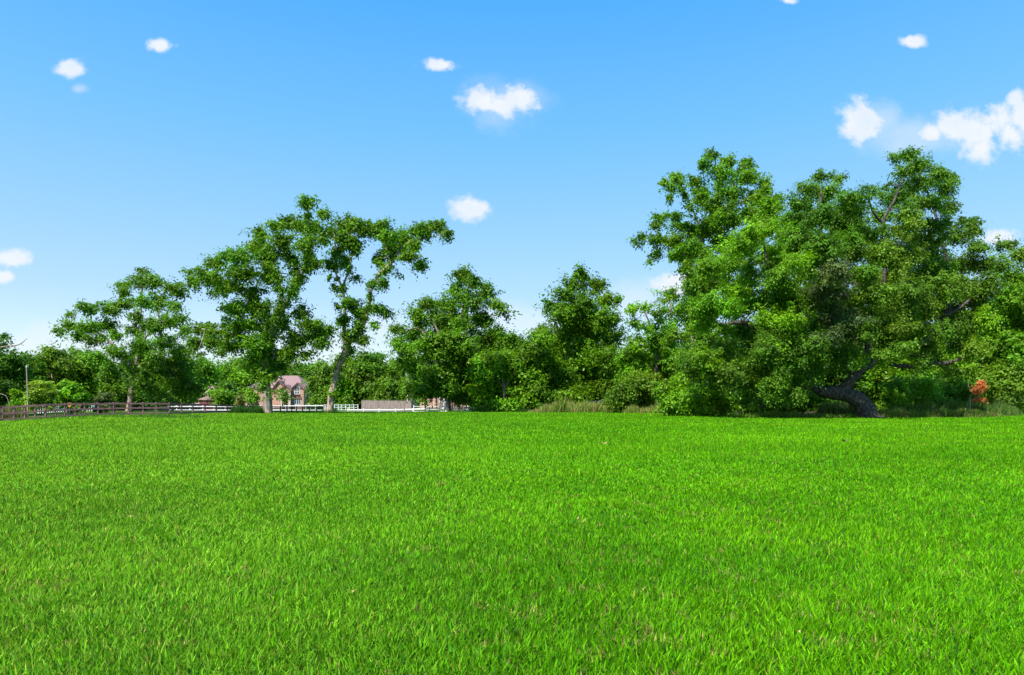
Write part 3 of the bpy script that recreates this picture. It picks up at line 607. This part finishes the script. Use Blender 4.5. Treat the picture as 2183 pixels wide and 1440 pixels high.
# ---- far left
make_tree('dark_tree', 'dark dense tree cut by the left edge, bare dead branch reaching out', 'tree', -5, 84,
 [[(-8,888,9),(-6,820,8),(-5,760,5),(-2,730,3)],[(-5,742,2.6),(20,738,2),(33,737,1.8),(46,732,1.2),(58,722,.7)],[(44,733,1.2),(50,737,.6)]],
 [(4,718,12,7),(10,735,12,7,None,.6),(-20,745,26,16),(12,765,32,16),(38,775,22,14),(-30,780,40,26),(10,790,36,20),(40,800,24,18),(0,820,40,20),(30,835,26,16),(-40,830,44,30),(-10,850,44,16),(-70,790,50,50)],
 'deep', seed=20, leaf=6, sub=14, layers=3.2)
SH = [(88,806,62,'feathery yellow-green sapling beside the wooden pole','lime',78,862,5.5,10),(152,808,66,'vivid green round sapling behind the orange road signs','bright',82,862,9,11),
      (33,826,36,'small green sapling left of the wooden pole','bright',80,862,6,9),(226,834,50,'small grey-green shrub behind the white panel stretch of fence','grey',86,864,5,9)]
for i, (px, top, w, lab, c, D, bs, lf, sb) in enumerate(SH):
    make_tree('sapling', lab, 'sapling', px, D, [[(px,HZ+1.8*F/D,1.6),(px,bs-14,1.3),(px+1,top+20,.8)]], auto_blobs(px, top, w, bs+6, 7, 90+i, low=.95, shape=.62), c, seed=95+i, leaf=lf, sub=sb, layers=2.8, droop=.3, flat=.45)
# ---- background woods: single trees one can tell apart
BT = [(-60,735,150,128,'deep','far tree just outside the left edge behind the dark dead-branched tree'),
 (62,752,80,118,'mid','rounded tree behind the wooden pole'),(112,738,95,122,'olive','round-topped tree left of the airy pecan, highest of the far left row'),(172,742,90,126,'mid','rounded tree under the left arm of the airy pecan'),
 (225,752,95,130,'olive','round tree behind the leaning trunk of the airy pecan'),(300,752,110,134,'deep','dark tree behind the airy pecan trunk'),(370,764,100,136,'mid','tree behind the right skirt of the airy pecan'),
 (430,762,80,165,'bright','bright tree rising behind the left garage gable'),(482,768,80,185,'mid','tree directly behind the garage roof'),(528,758,80,190,'mid','tree above the left end of the pink roof'),(512,792,34,172,'bright','small pointed tree between the garage and the pink-roofed house'),
 (590,764,90,192,'mid','tree behind the ridge of the pink roof'),(650,770,85,188,'deep','blue-green tree behind the right end of the pink roof'),(690,768,60,150,'olive','round tree just left of the leaning pale trunk'),
 (735,752,75,152,'olive','olive round tree just right of the leaning pale trunk'),(790,744,90,154,'oak','dark full tree standing behind the weathered board fence'),(835,766,60,156,'olive','round olive tree above the right end of the board fence'),
 (728,800,60,148,'bright','bushy lower tree in front of the olive round tree'),(808,800,80,149,'olive','low rounded tree close behind the board fence'),(484,814,52,157,'deep','small dark tree over the right roof slope of the garage'),
 (1060,700,90,128,'mid','tree seen over the bright drooping bush'),(1108,716,80,125,'deep','dark tree in the dip left of the broad centre tree'),(1020,742,90,126,'deep','dark tree behind the right side of the middle left tree'),
 (1185,720,90,130,'mid','tree behind the left of the broad centre tree'),(1290,735,90,128,'mid','tree behind the right of the broad centre tree'),(1350,742,70,126,'bright','tree filling the gap behind the slender tree'),
 (1420,725,90,118,'mid','tree behind the slender tree crown'),(1500,700,120,112,'deep','dark tree behind the left limbs of the oak'),(1590,690,120,110,'deep','dark tree behind the oak, left of its middle'),(1690,690,120,108,'deep','dark tree behind the middle of the oak'),
 (1790,700,120,106,'deep','dark tree behind the bent oak trunk'),(1890,705,120,104,'mid','tree behind the rising right limb of the oak'),(1985,700,120,102,'mid','tree behind the level low limb of the oak'),(2070,680,120,100,'bright','bright tree above the orange sapling'),
 (2150,640,140,104,'mid','tall tree behind the yellow-green edge tree'),(2270,620,160,104,'mid','tree just outside the right edge of the frame')]
for i, (px, top, w, D, c, lab) in enumerate(BT):
    yb = HZ+1.8*F/D
    nb = max(8, int((yb-top)/w*11))
    make_tree('background_tree', lab, 'tree', px, D, [[(px,yb,4),(px+2,yb-30,3.4),(px-2,top+40,2)]], auto_blobs(px, top, w*1.12, yb, nb, 200+i, low=.97), c,
              seed=300+i, leaf=6, sub=13, layers=2.3, group='background trees', twigs=False)
bl = []
for px in range(-260, 2500, 38):
    bl.append((px+random.uniform(-12, 12), 818+random.uniform(-14, 14), 30, 24+random.uniform(0, 10), random.choice(['mid','deep','olive','mid']), .8))
    bl.append((px+random.uniform(-12, 12), 852, 28, 16, random.choice(['mid','deep']), .8))
V, K, _, _ = leaves(bl, 226, 'mid', 1100, 1500, 5.5, 13, 2.3, 1.0, .02, rg=np.random.default_rng(77))
tag(link('distant_woods', poly_mesh('distant_woods', V, 4, K), foliage), 'distant woods seen through gaps between the nearer trees', 'woods', kind='stuff')
# ornamental trees before the houses
OR = [('ornamental_tree', 472, 829, 66, 152, 'bright', 850, 'green umbrella-shaped tree in front of the maroon garage door'), ('ornamental_tree', 514, 838, 40, 150, 'yellow', 866, 'twiggy tan-green weeping bush between the two garages'),
      ('ornamental_tree', 540, 829, 44, 148, 'bright', 856, 'small green tree by the left wing of the pink-roofed house'), ('ornamental_tree', 602, 828, 28, 150, 'mid', 858, 'small dark tree left of the arched house entry')]
for i, (nm, px, top, w, D, c, bs, lab) in enumerate(OR):
    yb = HZ+1.8*F/D
    make_tree(nm, lab, 'tree', px, D, [[(px,yb,1.3),(px,bs-6,1.1),(px+2,top+10,.7)],[(px+1,yb,.9),(px+9,bs-8,.8),(px+12,bs-14,.5)],[(px-1,yb,.9),(px-8,bs-8,.8),(px-12,bs-14,.5)]],
              auto_blobs(px, top, w, bs, 5, 400+i, low=.8, dens=(.5 if i == 1 else 1)), c, pale_bark, seed=410+i, leaf=4.5, sub=8, layers=2.6)
# ------------------------------------------------------------------ tall weeds
def weeds(name, label, px0, px1, D0, D1, n, hmin, hmax, cols, w=.03, seed=1, lean=.25, env=None):
    g = np.random.default_rng(seed); px = g.uniform(px0, px1, n); D = g.uniform(D0, D1, n)
    x = (px-W0/2)/F*D; k = np.ones(n) if env is None else np.interp(px, *env)
    e = np.clip(np.minimum(px-px0, px1-px)/(px1-px0)*6, 0, 1)
    nz = value_noise(px, D*6, 13, seed+40)*.6+value_noise(px, D*9, 38, seed+50)*.4
    keep = g.random(n) < (.25+.75*e)*(.35+.9*nz); px, D, x, k, e, nz = px[keep], D[keep], x[keep], k[keep], e[keep], nz[keep]; n = len(px)
    h = g.uniform(hmin, hmax, n)*k*(.35+1.2*nz)*(.4+.6*e)
    base, mid, tip, side = blades_at(x, D, h, np.full(n, w)*g.uniform(.6, 1.5, n), g, lean)
    cl = np.array(cols)[g.integers(0, len(cols), n)]*g.uniform(.7, 1.3, n)[:, None]
    Q = np.concatenate([np.stack([base-side, base+side, mid+side, mid-side], 1), np.stack([mid-side, mid+side, tip+side*.2, tip-side*.2], 1)])
    o = link(name, poly_mesh(name, Q, 4, np.concatenate([cl, cl])), dry)
    return tag(o, label, 'weeds', kind='stuff')
tan = [(.44,.32,.15),(.34,.32,.11),(.18,.30,.05),(.42,.36,.18)]; grn = [(.09,.24,.015),(.15,.30,.02),(.07,.18,.02),(.22,.30,.05)]
weeds('tall_weeds', 'tan and green tall weeds along the lawn edge before the centre trees', 1125, 1360, 91, 98, 16000, .7, 1.7, tan+grn, .06, 1, .22, ([1140,1165,1200,1230,1345],[.5,1.0,1.55,.95,1.0]))
weeds('tall_weeds', 'pale seeding grass between the centre weeds and the leafy shrub', 1330, 1420, 84, 89, 4500, .5, 1.2, tan+grn, .05, 2, .22)
weeds('tall_weeds', 'mixed green weeds in front of the bent oak trunk', 1540, 1870, 60.5, 65, 26000, .15, .8, grn+[(.20,.17,.08)], .045, 3, .5, ([1560,1700,1750,1850],[.8,.8,.5,.55]))
weeds('tall_weeds', 'brownish dry grass and weeds right of the oak trunk', 1850, 2140, 61, 69, 28000, .2, .9, grn+[(.22,.15,.10),(.20,.17,.07)], .045, 4, .45)
weeds('tall_weeds', 'pale green reeds under the bent part of the oak trunk', 1740, 1850, 66, 72, 5000, .7, 1.5, [(.16,.22,.06),(.10,.2,.03),(.26,.26,.14)], .05, 5, .2)
weeds('tall_weeds', 'tall pale grasses beyond the dry grass, left of the orange sapling', 1880, 2180, 67, 76, 16000, .6, 1.7, [(.16,.22,.06),(.10,.2,.03),(.07,.15,.03)], .05, 6, .25)
weeds('tall_weeds', 'rough weeds at the right edge where lawn meets woods', 2080, 2400, 78, 110, 9000, .5, 1.3, grn, .06, 7, .3)
weeds('tall_weeds', 'dark green weeds along the foot of the centre bushes', 1005, 1150, 95, 99, 6000, .4, 1.0, [(.05,.13,.02),(.07,.18,.02)], .06, 8, .4)
weeds('tall_weeds', 'dark leafy weed clump by the brown fence left of the thick trunk', 488, 564, 79, 83, 5500, .35, 1.0, [(.03,.10,.02),(.05,.13,.02)], .06, 9, .5)
weeds('tall_weeds', 'weeds around the foot of the leaning pale trunk', 688, 722, 83, 86, 900, .3, .75, [(.05,.15,.02)], .05, 10, .5)
weeds('tall_weeds', 'dry reddish grass beyond the brown fence at far left', -60, 60, 72, 78, 3500, .5, 1.3, [(.20,.15,.10),(.14,.15,.05),(.10,.16,.04)], .04, 11, .2)
weeds('tall_weeds', 'rough grass tufts along the foot of the brown fence', -60, 480, 59, 68, 6000, .1, .3, [(.07,.17,.03)], .04, 12, .4)
# ------------------------------------------------------------------ fences
def fence_line(name, label, cat, tabD, tabTop, posts, rails, mat, pw, ph_extra=.06, rw=.04, rh=.14, base=None, broken=()):
    """posts: px list; rails: list of tables px->py"""
    o = empty(name, (0,0,0), label, cat)
    p0 = P(posts[0], 870, np.interp(posts[0], *tabD)); o.location = (p0[0], p0[1], float(gz(p0[0], p0[1])))
    for px in posts:
        D = float(np.interp(px, *tabD)); t = P(px, float(np.interp(px, *tabTop)), D); g = float(gz(t[0], t[1]))
        m = MB(); m.box((t[0]-pw/2, t[1]-pw/2+.0, g-.2), (t[0]+pw/2, t[1]+pw/2, t[2]+ph_extra)); m.build('post', mat, o)
    for xs_r, ys_r in rails:
        for a, b in zip(posts[:-1], posts[1:]):
            if a < xs_r[0]-.5 or b > xs_r[-1]+.5 or (b-a) > 60: continue
            Da = float(np.interp(a, *tabD)); Db = float(np.interp(b, *tabD))
            pa = P(a, float(np.interp(a, xs_r, ys_r)), Da); pb = P(b, float(np.interp(b, xs_r, ys_r)), Db)
            pa[1] -= pw/2+rw/2+.003; pb[1] -= pw/2+rw/2+.003
            m = MB(); m.bar(pa, pb, rw, rh); m.build('rail', rail_wood if mat is brown_wood else mat, o)
    return o
bp = [-52,-24,7,30,53,75,97,118,138,160,180,209,242,275,305,333,361,387,411,437,461,485,510,535,560,580,598,612,622,632,645,660,675,688]
TD = ([-60,0,97,209,360,540,700],[60,62,64,67,71,84.5,98])
fence_line('rail_fence', 'long brown three-rail wooden fence along the left edge of the lawn', 'fence', TD,
 ([-60,0,60,140,200,300,360,420,460,540,620,700],[876,868,864,860,859,858,858.5,860.5,863,865.5,866.5,867]), bp,
 [([-60,0,60,140,200,300,360,420,460,540,620,700],[878,870,866,862,861.5,860.5,861,862.5,865,867,868.3,868.8]),
  ([-60,0,60,140,200,300,360,420,460,540,700],[892,883,879,874.5,872,870,870,870,870.5,871.5,873]),
  ([-60,0,60,140,200,300,360,420,460,540,700],[906,896,892,887,883.5,882,881,880,878,877.5,878])], brown_wood, .13, .02, .045, .16)
wp1 = [76,82,87,92,97,101,106,111,116,121,126,131,136,141,146,151,156,161,166,171,176,181,186,191,196,201,206]
fence_line('white_fence', 'short receding run of white rail fence with crowded posts behind the brown fence', 'fence', ([70,210],[92,122]), ([70,140,206],[866.5,867,864.5]), wp1,
 [([70,140,210],[868.5,869,866.5]),([70,140,210],[873,872,869.5])], white_paint, .13, .03, .04, .15)
wp2 = [214,240,270,303,320,348,377,405,432,456,480,505,530,556,583,609,631,652,673,689]
fence_line('white_fence', 'long low white rail fence along the road in front of the houses', 'fence', ([200,700],[131,133]), ([200,500,690],[865.2,865.5,863.5]), wp2,
 [([200,500,700],[866.8,867,864.8]),([200,500,700],[874.5,874.5,874])], white_paint, .13, .05, .04, .17)
wp3 = [693,702,713,721,728,737,745,754,763]
fence_line('white_fence', 'three-rail white fence section ending at the board fence', 'fence', ([690,772],[133,137]), ([690,772],[862.5,862.5]), wp3,
 [([690,772],[864,863.5]),([690,772],[869,869]),([690,772],[874,873.8])], white_paint, .14, .02, .04, .13)
wp4 = [742,775,808,843,880,916,949,979,1009]
fence_line('white_fence', 'nearest white two-rail fence rising toward the bushes', 'fence', ([740,880,1020],[118,112,107]), ([740,843,880,916,1009],[872,871.8,871.5,869,867.8]), wp4,
 [([740,843,880,916,1012],[874,874,872.6,871,869.8]),([878,916,1012],[878.4,877.8,876.5])], white_paint, .15, .05, .05, .17)
wp5 = [882,909,938,965,997,1024]
fence_line('white_fence', 'taller white rail fence in front of the brick house with teal window', 'fence', ([880,1030],[120,124]), ([880,1030],[864.6,865.2]), wp5,
 [([880,1030],[867,867]),([880,1030],[873,873])], white_paint, .13, .03, .04, .13)
# weathered board fence
bf = empty('board_fence', P(772,872,136), 'weathered grey-pink vertical board privacy fence in the middle distance', 'fence')
D = 136; u = D/F; g = np.random.default_rng(5); m = MB(); x0 = P(771,0,D)[0]; x1 = P(877,0,D)[0]; x = x0; zt = 1.5-(854.5-HZ)*u
while x < x1:
    w = .145; dz = g.normal(0, .015)
    t = (x-x0)/(x1-x0)
    m.box((x, D-.012+g.normal(0,.004), -.35), (x+w-.012, D+.012, zt-.12*t+dz)); x += w
m.build('board_panel', grey_wood, bf)
m = MB(); m.box((x0-.05, D-.03, zt+.02), (x1, D+.05, zt+.075)); m.build('cap_rail', grey_wood, bf)
for t in (0, .33, .66, .985):
    m = MB(); xx = x0+(x1-x0)*t; m.box((xx-.06, D+.03, -.4), (xx+.06, D+.15, zt-.15)); m.build('post', grey_wood, bf)
m = MB(); m.box((x0, D+.15, -.3), (x0+.03, D+7, zt)); m.build('side_panel', grey_wood, bf)
# ------------------------------------------------------------------ pole and signs
D = 76; b = P(59.5, 863, D); o = empty('utility_pole', (b[0], D, float(gz(b[0], D))), 'thin weathered wooden pole standing in front of the far left trees', 'pole')
m = MB(); m.tube([(b[0],D,-.5),(b[0]-.03,D,2.5),(P(56.5,784,D)[0],D,P(0,784,D)[2])], [.085,.075,.055], 10); m.build('shaft', post_wood, o)
m = MB(); q = P(56.5,783,D); m.tube([q+(0,0,-.05), q+(0,0,.18)], [.06,.055], 8); m.build('cap', white_paint, o)
def sign(px, py, D, s, label, face, shape):
    c = P(px, py, D); g = float(gz(c[0], D)); o = empty('road_sign', (c[0], D, g), label, 'sign')
    m = MB(); m.box((c[0]-.06, D+.03, g-.2), (c[0]+.06, D+.13, c[2]+.1)); m.build('post', dark_metal, o)
    pl = [(c[0]+a*s, c[2]+b*s) for a, b in shape]
    m = MB(); m.prism(pl, D, D+.025); m.build('panel', face, o)
    m = MB(); m.box((c[0]-.42*s, D-.012, c[2]-.02), (c[0]+.42*s, D-.003, c[2]+.05)); m.build('stripe', dark_metal, o)
sign(148, 864, 67, .24, 'wide orange-brown sign with tapered bottom on a dark post behind the fence', rust, [(-.85,.95),(.85,.95),(1,.3),(.35,-.75),(0,-1),(-.35,-.75),(-1,.3)])
sign(170.5, 864, 68, .15, 'smaller red-brown sign on a dark post, right of the orange one', plain('red_brown_sign', (.30,.09,.05), .7), [(-1,.9),(1,.9),(1,-.1),(.3,-.9),(-.3,-.9),(-1,-.1)])
# pale bent pipe at the left edge
D = 76; m = MB(); m.tube(smooth_line([P(-14,836,D),P(8,842,D),P(14,846,D),P(18,856,D),P(21,868,D)],5), np.linspace(.035,.02,21), 6)
tag(m.build('dead_branch', post_wood), 'pale bent dead branch stuck in the ground at the left edge', 'branch')
# ------------------------------------------------------------------ houses
def XZ(D):
    u = D/F; return (lambda px: (px-W0/2)*u), (lambda py: EYE-(py-HZ)*u)
def window(parent, X, Zf, D, px0, px1, py0, py1, nv=1, nh=1, arch=False, fr=white_paint):
    a, b, t, q = X(px0), X(px1), Zf(py0), Zf(py1); fw = .09
    f = MB()
    f.box((a, D-.07, q), (a+fw, D-.01, t)); f.box((b-fw, D-.07, q), (b, D-.01, t)); f.box((a+fw, D-.07, q), (b-fw, D-.01, q+fw)); f.box((a+fw, D-.07, t-fw), (b-fw, D-.01, t))
    for i in range(nv): xx = a+(b-a)*(i+1)/(nv+1); f.box((xx-.04, D-.066, q+fw), (xx+.04, D-.012, t-fw))
    for i in range(nh): zz = q+(t-q)*(i+1)/(nh+1); f.box((a+fw, D-.062, zz-.035), (b-fw, D-.016, zz+.035))
    w = f.build('window', fr, parent)
    g = MB(); g.box((a+fw, D-.04, q+fw), (b-fw, D-.03, t-fw)); g.build('pane', glass, w)
    return w
def gable(mb_w, X, Zf, pc, half, pyp, pye, pyb, D0, D1, m=0):
    mb_w.prism([(X(pc-half), Zf(pyb)), (X(pc+half), Zf(pyb)), (X(pc+half), Zf(pye)), (X(pc), Zf(pyp)), (X(pc-half), Zf(pye))], D0, D1, m)
def gable_roof(r, X, Zf, pc, half, pyp, pye, D0, D1, over=.35, th=.18):
    xl, xc, xr = X(pc-half)-over, X(pc), X(pc+half)+over; ze, zp = Zf(pye), Zf(pyp); sl = (zp-ze)/(X(pc+half)-xc); ze -= over*sl
    zp += .03; ze += .03
    r.prism([(xl, ze), (xl, ze+th), (xc, zp+th), (xr, ze+th), (xr, ze), (xc, zp)], D0-over, D1)
D = 170.0; X, Zf = XZ(D); gb = -.3
h = empty('house', (X(600), D, gb), 'two-storey red brick house with pink hipped roof and arched entry behind the thick trunk', 'house')
w = MB(); w.box((X(547), D, gb), (X(652), D+13, Zf(828)))
w.box((X(521), D+1, gb), (X(547)-.003, D+12, Zf(826.5)))
w.box((X(652)+.003, D+1.5, gb), (X(660), D+11, Zf(848)))
gable(w, X, Zf, 639, 12.5, 818, 829, 871, D-1.6, D-.003)
gable(w, X, Zf, 597, 11, 813, 827, 871, D-.8, D-.004)
# entry bay: gable outline with an arched notch
cx = X(616.3); hw = X(626.2)-cx; ah = X(620.3)-cx; zb = gb; zs = Zf(840)
arc = [(cx+ah*math.cos(a), zs+ah*1.1*math.sin(a)) for a in np.linspace(0, math.pi, 9)]
w.prism([(cx-hw, zb), (cx-ah, zb)]+arc[::-1]+[(cx+ah, zb), (cx+hw, zb), (cx+hw, Zf(832)), (cx, Zf(822.5)), (cx-hw, Zf(832))], D-2.6, D-1.7)
w.box((cx-hw, D-1.695, zb), (cx-ah-.01, D-.01, Zf(832))); w.box((cx+ah+.01, D-1.695, zb), (cx+hw, D-.01, Zf(832)))
w.build('wall', brick, h)
r = MB()
ex, zr = .5, Zf(799); a, b_, c, d_ = X(545), X(654), D-.5, D+13.5; ze = Zf(828)+.02; r1, r2 = X(578), X(617); ym_ = (c+d_)/2
r.add([(a,c,ze),(b_,c,ze),(b_,d_,ze),(a,d_,ze),(r1,ym_,zr),(r2,ym_,zr)], [(0,1,5,4),(1,2,5),(2,3,4,5),(3,0,4),(3,2,1,0)])
a, b_, c, d_ = X(519), X(552), D+.6, D+12.4; ze = Zf(826.5)+.02; zr = Zf(808)
r.add([(a,c,ze),(b_,c,ze),(b_,d_,ze),(a,d_,ze),(X(545),D+6,zr),(X(560),D+6,zr)], [(0,1,5,4),(1,2,5),(2,3,4,5),(3,0,4),(3,2,1,0)])
gable_roof(r, X, Zf, 639, 12.5, 818, 829, D-1.6, D+6)
gable_roof(r, X, Zf, 597, 11, 813, 827, D-.8, D+5)
gable_roof(r, X, Zf, 616.3, 9.9, 822.5, 832, D-2.6, D+3)
r.prism([(X(652.2), Zf(829)), (X(655), Zf(834)), (X(658.5), Zf(842)), (X(662), Zf(848.3)), (X(662), Zf(849.5)), (X(652.2), Zf(849.5))], D+1, D+11.4)
r.build('roof', shingle, h)
m = MB()
for pc, half, pp, pe, Dd in ((639,12.5,818,829,D-2.05),(616.3,9.9,822.5,832,D-3.05),(597,11,813,827,D-1.25)):
    for s in (-1, 1):
        p = np.array((X(pc), Dd, Zf(pp)+.08)); q = np.array((X(pc+s*(half+1.6)), Dd, Zf(pe)-.25)); m.bar(p, q, .08, .26)
for a, b_ in ((545.5,586),(627,651.5)):
    m.box((X(a), D-.6 if a < 600 else D-1.75, Zf(829.4)), (X(b_), D-.52 if a < 600 else D-1.62, Zf(827.9 if a < 600 else 828.6)))
m.build('fascia', trim, h)
window(h, X, Zf, D-1.6, 632.5, 643, 824, 841, 1, 2)
m = MB(); m.prism([(X(632.5), Zf(824)+.01), (X(643), Zf(824)+.01), (X(637.7), Zf(819.5))], D-1.67, D-1.605); m.build('window_pediment', white_paint, h)
m = MB(); m.box((X(631.5), D-2.0, Zf(843)), (X(644), D-1.605, Zf(841.3))); m.build('sill', trim, h)
window(h, X, Zf, D-1.6, 632, 646, 851, 863, 2, 0)
m = MB(); m.prism([(X(630.5), Zf(851)), (X(647.5), Zf(851)), (X(647), Zf(847.5)), (X(643), Zf(845.6)), (X(635), Zf(845.6)), (X(631), Zf(847.5))], D-1.8, D-1.605); m.build('window_arch', trim, h)
m = MB(); m.box((cx-ah, D-.35, gb), (cx+ah, D-.25, zs+ah*1.05)); m.build('entry_glass', glass, h)
m = MB(); m.box((X(613), D-.5, gb), (X(617.5), D-.4, Zf(853))); dr = m.build('door', white_paint, h)
m = MB(); m.box((X(613.7), D-.52, gb+.8), (X(616.8), D-.503, Zf(854.2))); m.build('pane', glass, dr)
for px in (608.5, 624.8):
    m = MB(); m.box((X(px)-.22, D-2.75, gb), (X(px)+.22, D-2.605, Zf(833))); m.build('pilaster', cream, h)
window(h, X, Zf, D+1, 526, 538, 832, 844, 1, 1)
m = MB(); m.box((X(519.5), D-5.5, gb), (X(545), D+.99, Zf(854))); m.build('garage_wall', pink_brick, h)
m = MB(); m.box((X(522), D-5.56, gb), (X(531.5), D-5.51, Zf(856))); m.box((X(534.5), D-5.56, gb), (X(537), D-5.51, Zf(856))); m.build('garage_door', maroon, h)
m = MB(); c0, c1 = X(518.5), X(546); m.add([(c0,D-5.9,Zf(854)),(c1,D-5.9,Zf(854)),(c1,D+1,Zf(846)),(c0,D+1,Zf(846)),(c0,D-5.9,Zf(854)-.12),(c1,D-5.9,Zf(854)-.12),(c1,D+.99,Zf(854)-.12),(c0,D+.99,Zf(854)-.12)], [(0,1,2,3),(4,7,6,5),(0,4,5,1),(1,5,6,2),(2,6,7,3),(3,7,4,0)]); m.build('garage_roof', shingle, h)
# garage block
D = 160.0; X, Zf = XZ(D)
h = empty('garage', (X(455), D, gb), 'pink brick garage with steep gable and wide maroon door left of the big house', 'garage')
w = MB(); gable(w, X, Zf, 454.5, 20, 826, 842.5, 871, D, D+9); w.box((X(419), D-1, gb), (X(434.4), D+8, Zf(859.5))); w.build('wall', pink_brick, h)
r = MB(); gable_roof(r, X, Zf, 454.5, 20, 826, 842.5, D, D+9.5, .4)
r.prism([(X(430), Zf(841)), (X(430.5), Zf(822.5)), (X(452), Zf(822.5)), (X(456), Zf(827)), (X(440), Zf(841))], D+2.5, D+7)
c0, c1 = X(432.5), X(478); r.add([(c0,D-3,Zf(852.5)),(c1,D-3,Zf(852.5)),(X(470),D-.01,Zf(846)),(X(438),D-.01,Zf(846)),(c0,D-3,Zf(852.5)-.12),(c1,D-3,Zf(852.5)-.12),(c1,D-.02,Zf(852.5)-.12),(c0,D-.02,Zf(852.5)-.12)], [(0,1,2,3),(4,7,6,5),(0,4,5,1),(1,5,6,2),(2,6,7,3),(3,7,4,0)])
r.build('roof', shingle, h)
m = MB(); m.box((X(434), D-2.6, gb), (X(477), D-.02, Zf(853.6))); m.build('garage_front', pink_brick, h)
m = MB()
for k in range(5): z0 = gb+k*.5; m.box((X(436), D-2.68+.0, z0+.02), (X(475.5), D-2.61, min(z0+.49, Zf(854.4))))
m.build('garage_door', maroon, h)
m = MB()
for s in (-1, 1): m.bar(np.array((X(454.5), D-.45, Zf(826)+.1)), np.array((X(454.5+s*21), D-.45, Zf(843))), .07, .24)
m.build('fascia', cream, h)
# brick house at right of board fence
D = 150.0; X, Zf = XZ(D)
h = empty('house', (X(940), D, gb), 'low brick house with a tall teal window glimpsed under the middle left tree', 'house')
w = MB(); w.box((X(895), D, gb), (X(1000), D+10, Zf(840))); w.build('wall', brick, h)
r = MB(); a, b_, c, d_ = X(892), X(1003), D-.6, D+10.6; ze = Zf(840)+.02
r.add([(a,c,ze),(b_,c,ze),(b_,d_,ze),(a,d_,ze),(X(920),D+5,Zf(822)),(X(975),D+5,Zf(822))], [(0,1,5,4),(1,2,5),(2,3,4,5),(3,0,4),(3,2,1,0)]); r.build('roof', brown_roof, h)
window(h, X, Zf, D, 937, 957.5, 845, 858, 1, 0)
m = MB(); m.box((X(937), D-.05, gb), (X(957.5), D-.004, Zf(858.3))); m.build('apron_panel', plain('grey_panel', (.16,.16,.17)), h)
for px in (926, 946.8, 958.5, 973.5, 904): m = MB(); m.box((X(px)-.1, D-.9, gb), (X(px)+.1, D-.7, Zf(840))); m.build('porch_post', cream, h)
D = 156.0; X, Zf = XZ(D)
h = empty('house', (X(842), D, gb), 'cream stone house with porch posts peeking over the board fence', 'house')
w = MB(); w.box((X(812), D, gb), (X(876), D+10, Zf(838))); w.build('wall', stone, h)
r = MB(); a, b_, c, d_ = X(809), X(879), D-1.6, D+10.6; ze = Zf(838)+.02
r.add([(a,c,ze),(b_,c,ze),(b_,d_,ze),(a,d_,ze),(X(830),D+5,Zf(824)),(X(858),D+5,Zf(824))], [(0,1,5,4),(1,2,5),(2,3,4,5),(3,0,4),(3,2,1,0)]); r.build('roof', brown_roof, h)
for a in (818, 826, 844, 862): window(h, X, Zf, D, a, a+5, 841, 852, 0, 1)
for px in (816, 836, 847, 870): m = MB(); m.box((X(px)-.14, D-1.3, gb), (X(px)+.14, D-1.0, Zf(838.1))); m.build('porch_post', cream, h)
# ------------------------------------------------------------------ vehicles
def car(px, D, L, body, label, py_roof, face=0, name='parked_car'):
    x = (px-W0/2)/F*D; g = -.28; H = EYE-(py_roof-HZ)/F*D-g; o = empty(name, (x, D, g), label, 'car')
    pr = [(-.5,.22),(-.5,.52),(-.46,.58),(-.30,.62),(-.17,.97),(-.10,1.0),(.20,1.0),(.30,.93),(.42,.62),(.49,.58),(.5,.22)]
    m = MB(); m.prism([(x+a*L, g+b*H) for a, b in pr], D-.9, D+.9); m.build('body', body, o)
    gl = [(-.27,.64),(-.155,.93),(.19,.94),(.27,.88),(.37,.64)]
    m = MB(); m.prism([(x+a*L, g+b*H) for a, b in gl], D-.915, D-.903); m.prism([(x+a*L, g+b*H) for a, b in gl], D+.903, D+.915); m.build('window', glass, o)
    for a in (-.31, .31):
        for yy in (D-.93, D+.70):
            m = MB(); th = np.linspace(0, 2*np.pi, 16, endpoint=False); m.prism([(x+a*L+.33*math.cos(t), g+.33+.33*math.sin(t)) for t in th], yy, yy+.23); m.build('wheel', dark_metal, o)
    return o
white_car = plain('white_car_paint', (.80,.81,.84), .25); dark_car = plain('dark_car_paint', (.035,.03,.035), .3)
car(404, 138, 4.6, dark_car, 'dark parked car half hidden behind the fences left of the garage', 861.5)
car(1266, 118, 4.4, white_car, 'white parked car glimpsed through the shrubs behind the tan weeds', 838.5)
# ------------------------------------------------------------------ fallen leaves and tufts on the lawn
def fallen(px, py, s, col, label):
    D = EYE*F/(py-HZ); x = (px-W0/2)/F*D; g = float(gz(x, D))+.05
    m = MB(); k = 9; th = np.linspace(0, 2*np.pi, k, endpoint=False); V = [(x, D, g+.25*s)]
    for i, t in enumerate(th): rr = s*(1.0 if i % 2 else .55); V.append((x+rr*math.cos(t), D+rr*math.sin(t)*.8, g+.25*s+rr*.45*math.sin(t*2+1)))
    m.add(V, [(0, 1+i, 1+(i+1) % k) for i in range(k)])
    tag(m.build('dry_leaf', col), label, 'leaf', 'dry leaves on the lawn')
tanl = rough_mat('tan_leaf', (.40,.22,.08), (.62,.42,.20), 30, .8); brl = rough_mat('brown_leaf', (.07,.04,.02), (.22,.13,.07), 30, .8)
fallen(751, 1276, .030, tanl, 'tan curled leaf in the left foreground lawn')
fallen(1288, 949, .16, tanl, 'orange-brown dry leaf in the middle of the far lawn')
fallen(1803, 946, .17, brl, 'dark brown dry leaf on the lawn in front of the oak')
fallen(1703, 1364, .018, tanl, 'small reddish leaf in the right foreground lawn')
fallen(1978, 912, .12, tanl, 'small pale leaf on the lawn below the low oak limb')
print('objects', len(C.objects))
